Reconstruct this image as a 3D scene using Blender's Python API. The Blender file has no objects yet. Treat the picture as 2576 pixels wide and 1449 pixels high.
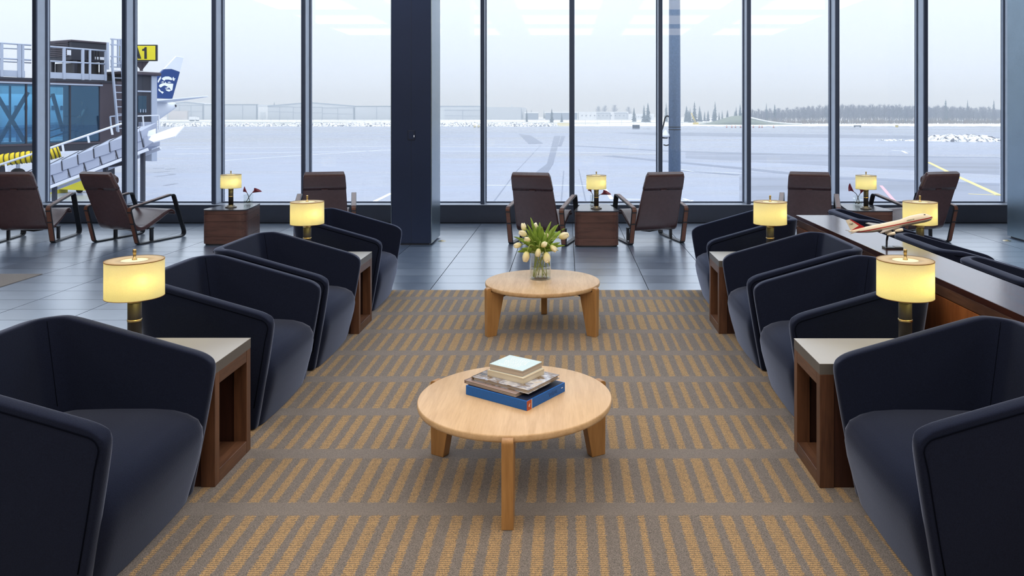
import bpy, bmesh, math, random
from mathutils import Vector, Matrix, Quaternion
random.seed(7)
S = bpy.context.scene
C = S.collection
PI = math.pi

# ------------------------------------------------------------------ camera, sky, lights, exposure
CAMH = 1.6
FOC = 1960.0
VPX, VPY = 1425.0, 285.0
cd = bpy.data.cameras.new('camera')
cam = bpy.data.objects.new('camera', cd); C.objects.link(cam)
cam.location = (0, 0, CAMH); cam.rotation_euler = (PI/2, 0, 0)
cd.sensor_fit = 'HORIZONTAL'; cd.sensor_width = 36.0
cd.lens = 36.0*FOC/2576.0
cd.shift_x = -(VPX-1288.0)/2576.0
cd.shift_y = -(724.5-VPY)/2576.0
cd.clip_start = .05; cd.clip_end = 5000
S.camera = cam
S.view_settings.view_transform = 'Standard'
try: S.view_settings.look = 'None'
except Exception: pass
S.view_settings.gamma = 1.0
S.view_settings.use_curve_mapping = False
S.view_settings.exposure = 0.0

wd = bpy.data.worlds.new('overcast_sky'); S.world = wd; wd.use_nodes = True
nt = wd.node_tree; nt.nodes.clear()
wo = nt.nodes.new('ShaderNodeOutputWorld'); bg = nt.nodes.new('ShaderNodeBackground')
tc = nt.nodes.new('ShaderNodeTexCoord'); sx = nt.nodes.new('ShaderNodeSeparateXYZ')
rp = nt.nodes.new('ShaderNodeValToRGB'); mp = nt.nodes.new('ShaderNodeMapping')
nz = nt.nodes.new('ShaderNodeTexNoise'); ad = nt.nodes.new('ShaderNodeMath'); ad.operation = 'MULTIPLY_ADD'
nt.links.new(tc.outputs['Generated'], sx.inputs[0])
nt.links.new(tc.outputs['Generated'], mp.inputs[0]); mp.inputs['Scale'].default_value = (2.2, 2.2, 7)
nt.links.new(mp.outputs[0], nz.inputs['Vector']); nz.inputs['Scale'].default_value = 1.6; nz.inputs['Detail'].default_value = 4
nt.links.new(nz.outputs['Fac'], ad.inputs[0]); ad.inputs[1].default_value = .05
nt.links.new(sx.outputs['Z'], ad.inputs[2])
nt.links.new(ad.outputs[0], rp.inputs[0])
e = rp.color_ramp.elements      # overcast sky: three times as bright overhead as at the horizon
HC = (.86, .94, 1.09)
e[0].position = 0.0; e[0].color = (*HC, 1)
e[1].position = 1.0; e[1].color = (*(k*2.9 for k in (.80, .86, .94)), 1)
el = e.new(.15); el.color = (*(k*1.20 for k in HC), 1)
nt.links.new(rp.outputs[0], bg.inputs[0]); bg.inputs[1].default_value = 1.0
nt.links.new(bg.outputs[0], wo.inputs[0])

# ------------------------------------------------------------------ helpers
def s2l(*c):
    return tuple(((v/255)/12.92 if v/255 <= .04045 else ((v/255+.055)/1.055)**2.4) for v in c)

def link(o, parent=None):
    C.objects.link(o)
    if parent is not None: o.parent = parent
    return o

def tag(o, label=None, cat=None, group=None, kind=None):
    if label: o['label'] = label
    if cat: o['category'] = cat
    if group: o['group'] = group
    if kind: o['kind'] = kind
    return o

def empty(name, loc=(0, 0, 0), rz=0.0, label=None, cat=None, group=None, kind=None):
    o = bpy.data.objects.new(name, None); C.objects.link(o)
    o.location = loc; o.rotation_euler = (0, 0, rz); o.empty_display_size = .05
    return tag(o, label, cat, group, kind)

def copy_tree(o, parent=None):
    c = o.copy(); C.objects.link(c)
    if parent is not None:
        c.parent = parent; c.matrix_parent_inverse = o.matrix_parent_inverse
    for ch in list(o.children): copy_tree(ch, c)
    return c

class MB:
    """collects geometry for ONE mesh object"""
    def __init__(self): self.v = []; self.f = []; self.sm = []
    def add(self, vs, fs, smooth=False):
        n = len(self.v); self.v += [tuple(p) for p in vs]
        for q in fs: self.f.append(tuple(i+n for i in q)); self.sm.append(smooth)
        return self
    def box(self, c, s, rz=0.0, rot=None):
        x, y, z = (k/2 for k in s)
        R = rot if rot is not None else Matrix.Rotation(rz, 3, 'Z')
        vs = [R @ Vector((i*x, j*y, k*z)) + Vector(c) for k in (-1, 1) for j in (-1, 1) for i in (-1, 1)]
        return self.add(vs, [(0, 2, 3, 1), (4, 5, 7, 6), (0, 1, 5, 4), (1, 3, 7, 5), (3, 2, 6, 7), (2, 0, 4, 6)])
    def mm(self, a, b):
        return self.box([(p+q)/2 for p, q in zip(a, b)], [abs(q-p) for p, q in zip(a, b)])
    def bar(self, a, b, w, h=None, up=(0, 0, 1)):
        a = Vector(a); b = Vector(b); d = b-a; L = d.length; h = h or w
        z = d.normalized(); u = Vector(up)
        if abs(z.dot(u)) > .98: u = Vector((1, 0, 0))
        x = z.cross(u).normalized(); y = x.cross(z)
        R = Matrix((x, y, z)).transposed()
        return self.box((a+b)/2, (w, h, L), rot=R)
    def loft(self, rings, cap=True, closed=False, smooth=True):
        n = len(rings[0]); vs = [p for r in rings for p in r]; fs = []
        m = len(rings)
        for i in range(m if closed else m-1):
            a, b = i*n, ((i+1) % m)*n
            for k in range(n):
                k2 = (k+1) % n
                fs.append((a+k, a+k2, b+k2, b+k))
        self.add(vs, fs, smooth)
        if cap and not closed:
            nn = len(self.v)-len(vs)
            self.f.append(tuple(nn+k for k in reversed(range(n)))); self.sm.append(False)
            self.f.append(tuple(nn+(m-1)*n+k for k in range(n))); self.sm.append(False)
        return self
    def tube(self, pts, r, n=8, closed=False, cap=True):
        pts = [Vector(p) for p in pts]; m = len(pts); rings = []; up = None
        for i, p in enumerate(pts):
            if closed: t = pts[(i+1) % m]-pts[i-1]
            else: t = pts[min(i+1, m-1)]-pts[max(i-1, 0)]
            t.normalize()
            if up is None:
                up = Vector((0, 0, 1)) if abs(t.z) < .9 else Vector((1, 0, 0))
            x = t.cross(up).normalized(); y = x.cross(t).normalized(); up = y
            rr = r[i] if isinstance(r, (list, tuple)) else r
            rings.append([p+x*math.cos(a)*rr+y*math.sin(a)*rr for a in (2*PI*k/n for k in range(n))])
        return self.loft(rings, cap, closed)
    def lathe(self, prof, n=32, c=(0, 0, 0), smooth=True, axis='Z', cap=False):
        rings = []
        for r, z in prof:
            rg = []
            for k in range(n):
                a = 2*PI*k/n
                p = (r*math.cos(a), r*math.sin(a), z)
                if axis == 'Y': p = (p[0], p[2], p[1])
                if axis == 'X': p = (p[2], p[0], p[1])
                rg.append(Vector(p)+Vector(c))
            rings.append(rg)
        return self.loft(rings, cap=cap, smooth=smooth)
    def prism(self, poly, d, axis='Y', off=0.0, smooth=False):
        """poly: 2-D points; extruded from off to off+d along axis"""
        def m(p, t):
            return {'Y': (p[0], t, p[1]), 'X': (t, p[0], p[1]), 'Z': (p[0], p[1], t)}[axis]
        n = len(poly)
        vs = [m(p, off) for p in poly]+[m(p, off+d) for p in poly]
        fs = [tuple(range(n)), tuple(reversed(range(n, 2*n)))]
        self.add(vs, fs)
        b = len(self.v)-2*n
        for k in range(n):
            self.f.append((b+k, b+n+k, b+n+(k+1) % n, b+(k+1) % n)); self.sm.append(smooth)
        return self
    def sphere(self, c, r, n=16, m=10, sc=(1, 1, 1)):
        rings = [[Vector(c)+Vector((r*sc[0]*math.sin(t)*math.cos(a), r*sc[1]*math.sin(t)*math.sin(a), r*sc[2]*math.cos(t)))
                  for a in (2*PI*k/n for k in range(n))] for t in (PI*(i+.02)/(m+.04) for i in range(m+1))]
        return self.loft(rings)
    def mesh(self, name, mat):
        me = bpy.data.meshes.new(name); me.from_pydata(self.v, [], self.f); me.update()
        bm = bmesh.new(); bm.from_mesh(me); bmesh.ops.recalc_face_normals(bm, faces=bm.faces); bm.to_mesh(me); bm.free()
        for p, s in zip(me.polygons, self.sm): p.use_smooth = s
        me.materials.append(mat)
        return me
    def build(self, name, mat, parent=None, bevel=0.0, seg=2, label=None):
        o = bpy.data.objects.new(name, self.mesh(name, mat)); link(o, parent)
        if bevel:
            b = o.modifiers.new('bevel', 'BEVEL'); b.width = bevel; b.segments = seg; b.limit_method = 'ANGLE'
            b.angle_limit = math.radians(40)
        if label: o['label'] = label
        return o

def catmull(pts, n):
    pts = [Vector(p) for p in pts]; P = [2*pts[0]-pts[1]]+pts+[2*pts[-1]-pts[-2]]; out = []
    for i in range(1, len(P)-2):
        for k in range(n):
            t = k/n; a, b, c, d = P[i-1], P[i], P[i+1], P[i+2]
            out.append(.5*((2*b)+(c-a)*t+(2*a-5*b+4*c-d)*t*t+(3*b-a-3*c+d)*t**3))
    out.append(pts[-1]); return out

def round_poly(pts, r, seg=5, closed=True):
    """2-D polygon with rounded corners"""
    out = []; n = len(pts)
    for i in range(n):
        p = Vector(pts[i])
        if not closed and i in (0, n-1): out.append(p); continue
        a = Vector(pts[i-1]); b = Vector(pts[(i+1) % n])
        rr = r[i] if isinstance(r, (list, tuple)) else r
        u = (a-p).normalized(); v = (b-p).normalized()
        ang = math.acos(max(-1, min(1, u.dot(v)))); 
        if rr <= 0 or ang > 3.1: out.append(p); continue
        t = min(rr/math.tan(ang/2), (a-p).length*.48, (b-p).length*.48)
        p0 = p+u*t; p1 = p+v*t
        for k in range(seg+1):
            q = k/seg
            out.append((1-q)**2*p0+2*q*(1-q)*p+q*q*p1)
    return out

def P(px, py, Y):
    return Vector(((px-VPX)*Y/FOC, Y, CAMH-(py-VPY)*Y/FOC))

# ------------------------------------------------------------------ materials
M = {}
def mat(name, col, rough=.5, metal=0.0, **kw):
    m = bpy.data.materials.new(name); m.use_nodes = True; n = m.node_tree.nodes; b = n['Principled BSDF']
    b.inputs['Base Color'].default_value = (*col, 1); b.inputs['Roughness'].default_value = rough; b.inputs['Metallic'].default_value = metal
    for k, v in kw.items():
        k = k.replace('_', ' ')
        if k in b.inputs: b.inputs[k].default_value = v
    M[name] = m
    return m
def N(m, t): return m.node_tree.nodes.new(t)
def L(m, a, b): m.node_tree.links.new(a, b)
def bsdf(m): return m.node_tree.nodes['Principled BSDF']
def coords(m, scale=(1, 1, 1), kind='Object', rot=(0, 0, 0)):
    t = N(m, 'ShaderNodeTexCoord'); p = N(m, 'ShaderNodeMapping'); p.inputs['Scale'].default_value = scale; p.inputs['Rotation'].default_value = rot
    L(m, t.outputs[kind], p.inputs[0]); return p.outputs[0]
def noise(m, vec, scale, detail=3, dist=0.0):
    z = N(m, 'ShaderNodeTexNoise'); z.inputs['Scale'].default_value = scale; z.inputs['Detail'].default_value = detail
    z.inputs['Distortion'].default_value = dist; L(m, vec, z.inputs['Vector']); return z.outputs['Fac']
def ramp(m, fac, stops, const=False):
    r = N(m, 'ShaderNodeValToRGB'); L(m, fac, r.inputs[0]); e = r.color_ramp.elements
    if const: r.color_ramp.interpolation = 'CONSTANT'
    e[0].position, e[0].color = stops[0][0], (*stops[0][1], 1); e[1].position, e[1].color = stops[-1][0], (*stops[-1][1], 1)
    for p, c in stops[1:-1]:
        x = e.new(p); x.color = (*c, 1)
    return r.outputs[0]
def math_(m, op, a, b=None, c=None):
    x = N(m, 'ShaderNodeMath'); x.operation = op
    for i, q in enumerate((a, b, c)):
        if q is None: continue
        if isinstance(q, (int, float)): x.inputs[i].default_value = q
        else: L(m, q, x.inputs[i])
    return x.outputs[0]
def mixc(m, f, a, b, mode='MIX'):
    x = N(m, 'ShaderNodeMix'); x.data_type = 'RGBA'; x.blend_type = mode
    for i, q in ((0, f), (6, a), (7, b)):
        if isinstance(q, (int, float)): x.inputs[i].default_value = q
        elif isinstance(q, tuple): x.inputs[i].default_value = (*q, 1)
        else: L(m, q, x.inputs[i])
    return x.outputs[2]
def bump(m, h, strength=.3, dist=.01):
    b = N(m, 'ShaderNodeBump'); b.inputs['Strength'].default_value = strength; b.inputs['Distance'].default_value = dist
    L(m, h, b.inputs['Height']); L(m, b.outputs[0], bsdf(m).inputs['Normal'])
def vary(m, scale, amt=.25, vs=(1, 1, 1), detail=3):
    """noise the base colour a little around its value"""
    b = bsdf(m); c = tuple(b.inputs['Base Color'].default_value)[:3]
    f = noise(m, coords(m, vs), scale, detail)
    L(m, ramp(m, f, [(.25, tuple(x*(1-amt) for x in c)), (.75, tuple(min(1, x*(1+amt)) for x in c))]), b.inputs['Base Color'])
    return f
def wood(name, dark, light, axis, rough=.35, scale=1.0, coat=0.0):
    m = mat(name, light, rough)
    sc = {'X': (1.2, 14, 14), 'Y': (14, 1.2, 14), 'Z': (14, 14, 1.2)}[axis]
    v = coords(m, tuple(k*scale for k in sc))
    f = noise(m, v, 1.6, 5, .6); g = noise(m, v, 9, 2, .2)
    h = math_(m, 'MULTIPLY_ADD', g, .35, math_(m, 'MULTIPLY', f, .75))
    oi = N(m, 'ShaderNodeObjectInfo')
    h = math_(m, 'ADD', h, math_(m, 'MULTIPLY', math_(m, 'SUBTRACT', oi.outputs['Random'], .5), .12))
    L(m, ramp(m, h, [(.3, dark), (.5, tuple((a+b)/2 for a, b in zip(dark, light))), (.72, light)]), bsdf(m).inputs['Base Color'])
    bump(m, g, .06, .002)
    if coat: bsdf(m).inputs['Coat Weight'].default_value = coat; bsdf(m).inputs['Coat Roughness'].default_value = .25
    return m
def emit(name, col, st):
    m = bpy.data.materials.new(name); m.use_nodes = True; n = m.node_tree.nodes; n.clear()
    o = n.new('ShaderNodeOutputMaterial'); e = n.new('ShaderNodeEmission'); e.inputs[0].default_value = (*col, 1); e.inputs[1].default_value = st
    m.node_tree.links.new(e.outputs[0], o.inputs[0]); M[name] = m; return m
def pane_glass(name, tint, refl=1.0, rough=0.0, gcol=(1, 1, 1)):
    m = bpy.data.materials.new(name); m.use_nodes = True; n = m.node_tree.nodes; n.clear(); l = m.node_tree.links
    o = n.new('ShaderNodeOutputMaterial'); t = n.new('ShaderNodeBsdfTransparent'); g = n.new('ShaderNodeBsdfGlossy'); x = n.new('ShaderNodeMixShader')
    lw = n.new('ShaderNodeLayerWeight'); lw.inputs[0].default_value = .5
    f = n.new('ShaderNodeMath'); f.operation = 'POWER'; f.inputs[1].default_value = 5.0; l.new(lw.outputs['Facing'], f.inputs[0])
    q = n.new('ShaderNodeMath'); q.operation = 'MULTIPLY_ADD'; q.inputs[1].default_value = .8*refl; q.inputs[2].default_value = .04*refl
    t.inputs[0].default_value = (*tint, 1); g.inputs['Roughness'].default_value = rough; g.inputs['Color'].default_value = (*gcol, 1)
    l.new(f.outputs[0], q.inputs[0]); l.new(q.outputs[0], x.inputs[0]); l.new(t.outputs[0], x.inputs[1]); l.new(g.outputs[0], x.inputs[2]); l.new(x.outputs[0], o.inputs[0])
    M[name] = m; return m

# fabric of the armchairs
m = mat('navy_fabric', (.0078, .0116, .029), .95, Sheen_Weight=.6, Sheen_Roughness=.32, Sheen_Tint=(.62, .72, 1, 1), Specular_IOR_Level=.12)
f = vary(m, 260, .22, detail=1); bump(m, f, .25, .002)
mat('navy_piping', (.004, .0052, .011), 1.0, Specular_IOR_Level=.0)
# leather lounge chairs
m = mat('brown_leather', s2l(70, 47, 48), .27, Specular_IOR_Level=.55)
f = vary(m, 26, .14, detail=4); bump(m, noise(m, coords(m), 190, 2), .08, .002)
m = mat('tan_leather', s2l(92, 56, 42), .36); vary(m, 40, .2)
m = mat('black_steel', (.016, .019, .026), .38, .3); vary(m, 30, .2)
mat('chrome_edge', (.6, .63, .68), .2, 1.0)
wood('oak', s2l(182, 146, 104), s2l(214, 182, 142), 'Y', .38)
wood('oak_leg', s2l(142, 102, 58), s2l(182, 138, 86), 'Z', .42)
wood('walnut', s2l(56, 34, 26), s2l(106, 72, 52), 'Z', .4)
wood('walnut_rail', s2l(58, 36, 27), s2l(112, 78, 58), 'Y', .4)
wood('walnut_shaded', s2l(34, 18, 14), s2l(62, 34, 26), 'Z', .5)  # darkened to paint in the shade inside the lamp tables
wood('console_panel', s2l(122, 66, 30), s2l(176, 108, 58), 'Z', .36)
wood('console_top', s2l(44, 24, 20), s2l(76, 42, 32), 'Y', .16, coat=.5)
wood('cabinet_wood', s2l(54, 34, 30), s2l(90, 60, 52), 'X', .35)
m = mat('cabinet_top', s2l(52, 52, 60), .2); vary(m, 12, .1)
m = mat('table_laminate', s2l(164, 163, 161), .28); vary(m, 6, .02)
m = mat('laminate_edge', s2l(92, 90, 88), .4); vary(m, 9, .05)
m = mat('brass', (.55, .41, .18), .28, 1.0); vary(m, 40, .12)
m = mat('bronze_column', s2l(40, 36, 34), .55, .2); vary(m, 30, .15)
m = mat('lamp_base_metal', s2l(110, 104, 96), .3, .8); vary(m, 30, .1)
m = mat('shade_trim_cloth', s2l(150, 112, 62), .8); vary(m, 60, .1)
m = mat('shade_top_cloth', s2l(196, 176, 142), .9); vary(m, 200, .06)
# lamp shade: linen that lets light through
m = bpy.data.materials.new('lamp_linen'); m.use_nodes = True; M['lamp_linen'] = m; n_ = m.node_tree.nodes; n_.clear()
o_ = n_.new('ShaderNodeOutputMaterial'); t_ = n_.new('ShaderNodeBsdfTranslucent'); d_ = n_.new('ShaderNodeBsdfDiffuse'); x_ = n_.new('ShaderNodeMixShader')
x_.inputs[0].default_value = .45
v_ = coords(m, (1, 1, 1)); f_ = noise(m, v_, 320, 2)
c_ = ramp(m, f_, [(.3, s2l(234, 231, 200)), (.7, s2l(242, 240, 214))])
L(m, c_, t_.inputs[0]); L(m, c_, d_.inputs[0])
L(m, t_.outputs[0], x_.inputs[1]); L(m, d_.outputs[0], x_.inputs[2]); L(m, x_.outputs[0], o_.inputs[0])
emit('bulb_glow', (1.0, .78, .38), 22.0)
emit('diffuser_glow', (1.0, .88, .56), 1.25)
emit('ceiling_lamp_glow', (1.0, .88, .72), 1.5); emit('added_cool_glow', (.78, .88, 1.0), 1.5)  # the cool glow belongs to the added fill panels
# floor
m = mat('slate_tile', s2l(92, 104, 116), .3, IOR=3.4, Coat_Weight=1.0, Coat_Roughness=.24, Coat_IOR=1.9, Specular_Tint=(.9, .95, 1, 1))
oi = N(m, 'ShaderNodeObjectInfo'); v = coords(m, (1, 1, 1))
f = noise(m, v, 7, 6, .4); g = noise(m, v, 60, 3)
h = math_(m, 'ADD', math_(m, 'MULTIPLY', f, .6), math_(m, 'MULTIPLY', oi.outputs['Random'], .4))
L(m, ramp(m, h, [(.2, s2l(70, 86, 108)), (.5, s2l(86, 102, 124)), (.8, s2l(104, 118, 138))]), bsdf(m).inputs['Base Color'])
L(m, math_(m, 'MULTIPLY_ADD', f, .12, math_(m, 'MULTIPLY_ADD', oi.outputs['Random'], .06, .26)), bsdf(m).inputs['Roughness'])
bump(m, math_(m, 'ADD', f, math_(m, 'MULTIPLY', g, .3)), .035, .004)
m = mat('grout', s2l(34, 38, 44), .8); vary(m, 30, .1)
# patterned carpet (flat woven pattern: bands across, stripes along)
def carpet(name, tanc, grey):
    m = mat(name, grey, 1.0, Sheen_Weight=.2, Specular_IOR_Level=.05)
    v = coords(m, (1, 1, 1)); sp = N(m, 'ShaderNodeSeparateXYZ'); L(m, v, sp.inputs[0])
    x, y = sp.outputs['X'], sp.outputs['Y']
    fz = noise(m, v, 150, 2); j = math_(m, 'MULTIPLY', math_(m, 'SUBTRACT', fz, .5), .030)
    yy = math_(m, 'ADD', y, j); xx = math_(m, 'ADD', x, j)
    row = math_(m, 'FLOOR', math_(m, 'DIVIDE', math_(m, 'SUBTRACT', yy, 3.088), .511))
    fy = math_(m, 'FRACT', math_(m, 'DIVIDE', math_(m, 'SUBTRACT', yy, 3.088), .511))
    inrow = math_(m, 'MULTIPLY', math_(m, 'GREATER_THAN', fy, .2), 1.0)
    xr = math_(m, 'ADD', xx, math_(m, 'MULTIPLY', row, .037))
    fx = math_(m, 'FRACT', math_(m, 'DIVIDE', xr, .0815))
    # stripe width drifts slowly along the row
    cb = N(m, 'ShaderNodeCombineXYZ'); L(m, math_(m, 'MULTIPLY', math_(m, 'FLOOR', math_(m, 'DIVIDE', xr, .0815)), .23), cb.inputs[0]); L(m, math_(m, 'MULTIPLY', row, 5.3), cb.inputs[1])
    dz = noise(m, cb.outputs[0], 1.0, 1)
    duty = math_(m, 'MULTIPLY_ADD', dz, .95, -.02)
    st = math_(m, 'MULTIPLY', math_(m, 'LESS_THAN', fx, duty), inrow)
    rib = math_(m, 'SINE', math_(m, 'MULTIPLY', math_(m, 'ADD', y, math_(m, 'MULTIPLY', j, .25)), 2*PI/.0125))
    loop = noise(m, coords(m, (1, 1, 1)), 420, 1)
    big = noise(m, coords(m), 3, 2)
    tan2 = tuple(k*.30 for k in tanc)
    ribf = math_(m, 'MULTIPLY_ADD', rib, .30, math_(m, 'MULTIPLY_ADD', loop, 1.7, -.32))
    tcol = ramp(m, ribf, [(.15, tan2), (.75, tuple(min(1, k*1.2) for k in tanc))])
    gcol = ramp(m, loop, [(.30, tuple(k*.35 for k in grey)), (.70, tuple(min(1, k*1.7) for k in grey))])
    band = math_(m, 'LESS_THAN', fy, .2)
    gcol = mixc(m, math_(m, 'MULTIPLY', band, .35), gcol, tuple(k*1.5 for k in grey))
    fl_ = N(m, 'ShaderNodeMapRange'); L(m, loop, fl_.inputs[0]); fl_.inputs[1].default_value = .38; fl_.inputs[2].default_value = .56; fl_.inputs[3].default_value = .40; fl_.inputs[4].default_value = 1.0
    col = mixc(m, math_(m, 'MULTIPLY', st, fl_.outputs[0]), gcol, tcol)
    L(m, col, bsdf(m).inputs['Base Color'])
    hgt = math_(m, 'ADD', math_(m, 'MULTIPLY', math_(m, 'MULTIPLY', rib, st), .25), math_(m, 'MULTIPLY', loop, 1.2))
    bump(m, hgt, .7, .006)
    return m
carpet('patterned_carpet', s2l(184, 150, 102), s2l(116, 109, 105))
m = mat('grey_carpet', s2l(118, 112, 108), 1.0); f = vary(m, 380, .4, detail=1); bump(m, f, .5, .005)
# building
m = mat('dark_metal', s2l(40, 50, 72), .36, .55); vary(m, 2.5, .08)
m = mat('mullion_dark', s2l(62, 72, 92), .42, .4); vary(m, 8, .08)
m = mat('mullion_side', s2l(176, 186, 200), .35, .25); vary(m, 8, .04)
m = mat('column_metal', s2l(30, 42, 68), .42, .5); vary(m, 1.6, .1)
m = mat('column_side', s2l(132, 150, 164), .24, .8); vary(m, 3, .06)
m = mat('sill_metal', s2l(170, 178, 192), .3, .4); vary(m, 8, .04)
m = mat('low_wall', s2l(44, 52, 68), .5, .2); vary(m, 5, .08)
m = mat('room_wall', s2l(176, 166, 152), .8); vary(m, 4, .05)
m = mat('ceiling_white', s2l(205, 198, 186), .9); vary(m, 4, .03)
pane_glass('window_glass', (.97, .985, .99), .55)
pane_glass('bridge_glass', (.58, .76, .84), 2.6, .0, (.45, .72, 1.0))
pane_glass('clear_glass', (.97, .985, .98), 1.3, .02)
pane_glass('vase_water', (.93, .96, .95), 1.0, .02)
mat('floor_disc', (.5, .44, .32), .3, 1.0)
mat('switch_plate', s2l(30, 38, 56), .35, .3)
mat('switch_white', s2l(225, 228, 232), .4)
# plants
m = mat('tulip_petal', s2l(236, 228, 172), .55, Subsurface_Weight=.0)
v = coords(m); sp = N(m, 'ShaderNodeSeparateXYZ'); L(m, v, sp.inputs[0])
L(m, ramp(m, math_(m, 'MULTIPLY_ADD', noise(m, coords(m, (1, 1, .3)), 120, 2), .5, math_(m, 'MULTIPLY', sp.outputs['Z'], 16)), [(.1, s2l(176, 186, 96)), (.45, s2l(232, 222, 158)), (.95, s2l(246, 240, 208))]), bsdf(m).inputs['Base Color'])
m = mat('tulip_leaf', s2l(124, 156, 58), .42, Transmission_Weight=.0); vary(m, 40, .35, (1, 1, .4))
m = mat('tulip_stem', s2l(150, 166, 84), .5); vary(m, 60, .2)
m = mat('calla_flower', s2l(132, 52, 66), .4); vary(m, 60, .25)
m = mat('calla_stem', s2l(40, 46, 36), .5); vary(m, 60, .2)
m = mat('black_pebble', (.01, .012, .015), .3); vary(m, 60, .3)
# books
m = mat('blue_cloth', s2l(4, 92, 176), .5); vary(m, 120, .08)
mat('dark_blue_edge', s2l(10, 24, 52), .5)
mat('orange_label', s2l(176, 78, 44), .5); mat('white_print', s2l(238, 240, 240), .6)
m = mat('paper_edge', s2l(188, 176, 164), .8)
f = noise(m, coords(m, (1, 1, 240)), 1.5, 2); L(m, ramp(m, f, [(.3, s2l(150, 138, 128)), (.7, s2l(206, 194, 180))]), bsdf(m).inputs['Base Color'])
m = mat('cream_paper', s2l(216, 206, 184), .8)
f = noise(m, coords(m, (1, 1, 240)), 1.5, 2); L(m, ramp(m, f, [(.3, s2l(200, 188, 164)), (.7, s2l(228, 218, 196))]), bsdf(m).inputs['Base Color'])
m = mat('pale_blue_cover', s2l(198, 222, 230), .45); vary(m, 20, .03)
mat('grey_book', s2l(150, 132, 128), .6)
m = mat('photo_cover', s2l(150, 140, 130), .22)   # a printed photograph: dark terrace, pale sky
v = coords(m); f = noise(m, v, 11, 5, .6); f2 = noise(m, coords(m, (1, 2, 1)), 26, 3, 1.0)
h = math_(m, 'MULTIPLY_ADD', f2, .5, math_(m, 'MULTIPLY', f, .6))
L(m, ramp(m, h, [(.38, s2l(52, 44, 40)), (.48, s2l(128, 108, 84)), (.56, s2l(150, 156, 174)), (.66, s2l(206, 208, 214)), (.8, s2l(196, 164, 110))]), bsdf(m).inputs['Base Color'])
# model aeroplane
m = mat('model_livery', s2l(232, 222, 200), .3)
sp = N(m, 'ShaderNodeSeparateXYZ'); L(m, coords(m), sp.inputs[0])
st = math_(m, 'MULTIPLY', math_(m, 'GREATER_THAN', sp.outputs['Z'], -.0035), math_(m, 'LESS_THAN', sp.outputs['Z'], .0035))
bl = math_(m, 'LESS_THAN', sp.outputs['Z'], -.0065)
c1 = mixc(m, bl, s2l(236, 226, 204), s2l(168, 160, 148)); L(m, mixc(m, st, c1, s2l(170, 40, 44)), bsdf(m).inputs['Base Color'])
mat('model_red', s2l(176, 40, 44), .35); mat('model_white', s2l(236, 226, 204), .35); mat('model_silver', s2l(176, 168, 158), .3, .5); mat('model_black', (.012, .012, .014), .4)
mat('stand_black', (.02, .022, .03), .25, .2)
# outside
m = mat('wet_apron', s2l(150, 158, 178), .3, Specular_IOR_Level=.5)
v = coords(m, (1, 1, 1)); f = noise(m, coords(m, (.02, .10, 1)), 1.0, 6, .5); f2 = noise(m, coords(m, (.004, .008, 1)), 1.0, 4, .4); f3 = noise(m, coords(m, (.5, .5, 1)), 1.0, 4)
h = math_(m, 'ADD', math_(m, 'MULTIPLY', f, .55), math_(m, 'ADD', math_(m, 'MULTIPLY', f2, .35), math_(m, 'MULTIPLY', f3, .1)))
L(m, ramp(m, h, [(.34, s2l(84, 94, 118)), (.47, s2l(120, 129, 152)), (.64, s2l(146, 154, 174))]), bsdf(m).inputs['Base Color'])
L(m, ramp(m, f, [(.35, (.12,)*3), (.65, (.42,)*3)]), bsdf(m).inputs['Roughness'])
m = mat('snow', s2l(240, 242, 246), .8); vary(m, .08, .03)
m = mat('snow_field_mix', s2l(236, 238, 240), .85)
f = noise(m, coords(m, (.006, .035, 1)), 1.0, 6, .6)
L(m, ramp(m, f, [(.36, s2l(150, 156, 150)), (.43, s2l(196, 200, 204)), (.5, s2l(238, 240, 242)), (.7, s2l(246, 247, 250))]), bsdf(m).inputs['Base Color'])
m = mat('dirty_snow', s2l(226, 228, 234), .85); f = noise(m, coords(m), 1.3, 5); L(m, ramp(m, f, [(.40, s2l(96, 98, 108)), (.5, s2l(214, 216, 222)), (.65, s2l(246, 246, 248))]), bsdf(m).inputs['Base Color'])
m = mat('road_paint', s2l(232, 234, 238), .6); vary(m, .6, .05)
mat('yellow_paint', s2l(226, 206, 130), .6); mat('red_paint', s2l(206, 160, 170), .6)
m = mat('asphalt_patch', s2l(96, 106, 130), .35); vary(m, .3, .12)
m = mat('asphalt_old', s2l(124, 132, 152), .3); f = noise(m, coords(m, (.02, .12, 1)), 1.0, 6, .5); L(m, ramp(m, f, [(.34, s2l(74, 84, 106)), (.47, s2l(104, 113, 136)), (.64, s2l(126, 134, 156))]), bsdf(m).inputs['Base Color'])
m = mat('reflection_dark', s2l(84, 92, 114), .3); vary(m, .5, .2)  # dark tone of the painted puddle reflections
m = mat('hangar_wall', s2l(196, 202, 210), .7); vary(m, .05, .03)
m = mat('hangar_side', s2l(182, 188, 198), .7); vary(m, .05, .03)
m = mat('hangar_trim', s2l(120, 130, 150), .7); vary(m, .05, .05)
m = mat('hangar_white', s2l(226, 230, 236), .7); vary(m, .05, .02)
m = mat('hangar_brick', s2l(206, 196, 194), .8); vary(m, .2, .05)
mat('window_dark', s2l(70, 80, 100), .3)
m = mat('conifer_green', s2l(64, 80, 96), .9); vary(m, .4, .3)
m = mat('snowy_green', s2l(96, 108, 112), .9); vary(m, .4, .3)
m = mat('bare_twig', s2l(112, 110, 128), .95); vary(m, .3, .3)
m = mat('brush', s2l(112, 98, 92), .95); vary(m, .3, .3)
m = mat('mound_grass', s2l(116, 124, 112), .95); vary(m, .1, .15)
mat('orange_barrel', s2l(206, 92, 60), .6); mat('barrel_white', s2l(236, 236, 236), .6)
m = mat('galvanised', s2l(96, 112, 134), .4, .45); vary(m, 30, .16, (1, 1, .6))
mat('pole_band', (.02, .025, .03), .5)
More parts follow.
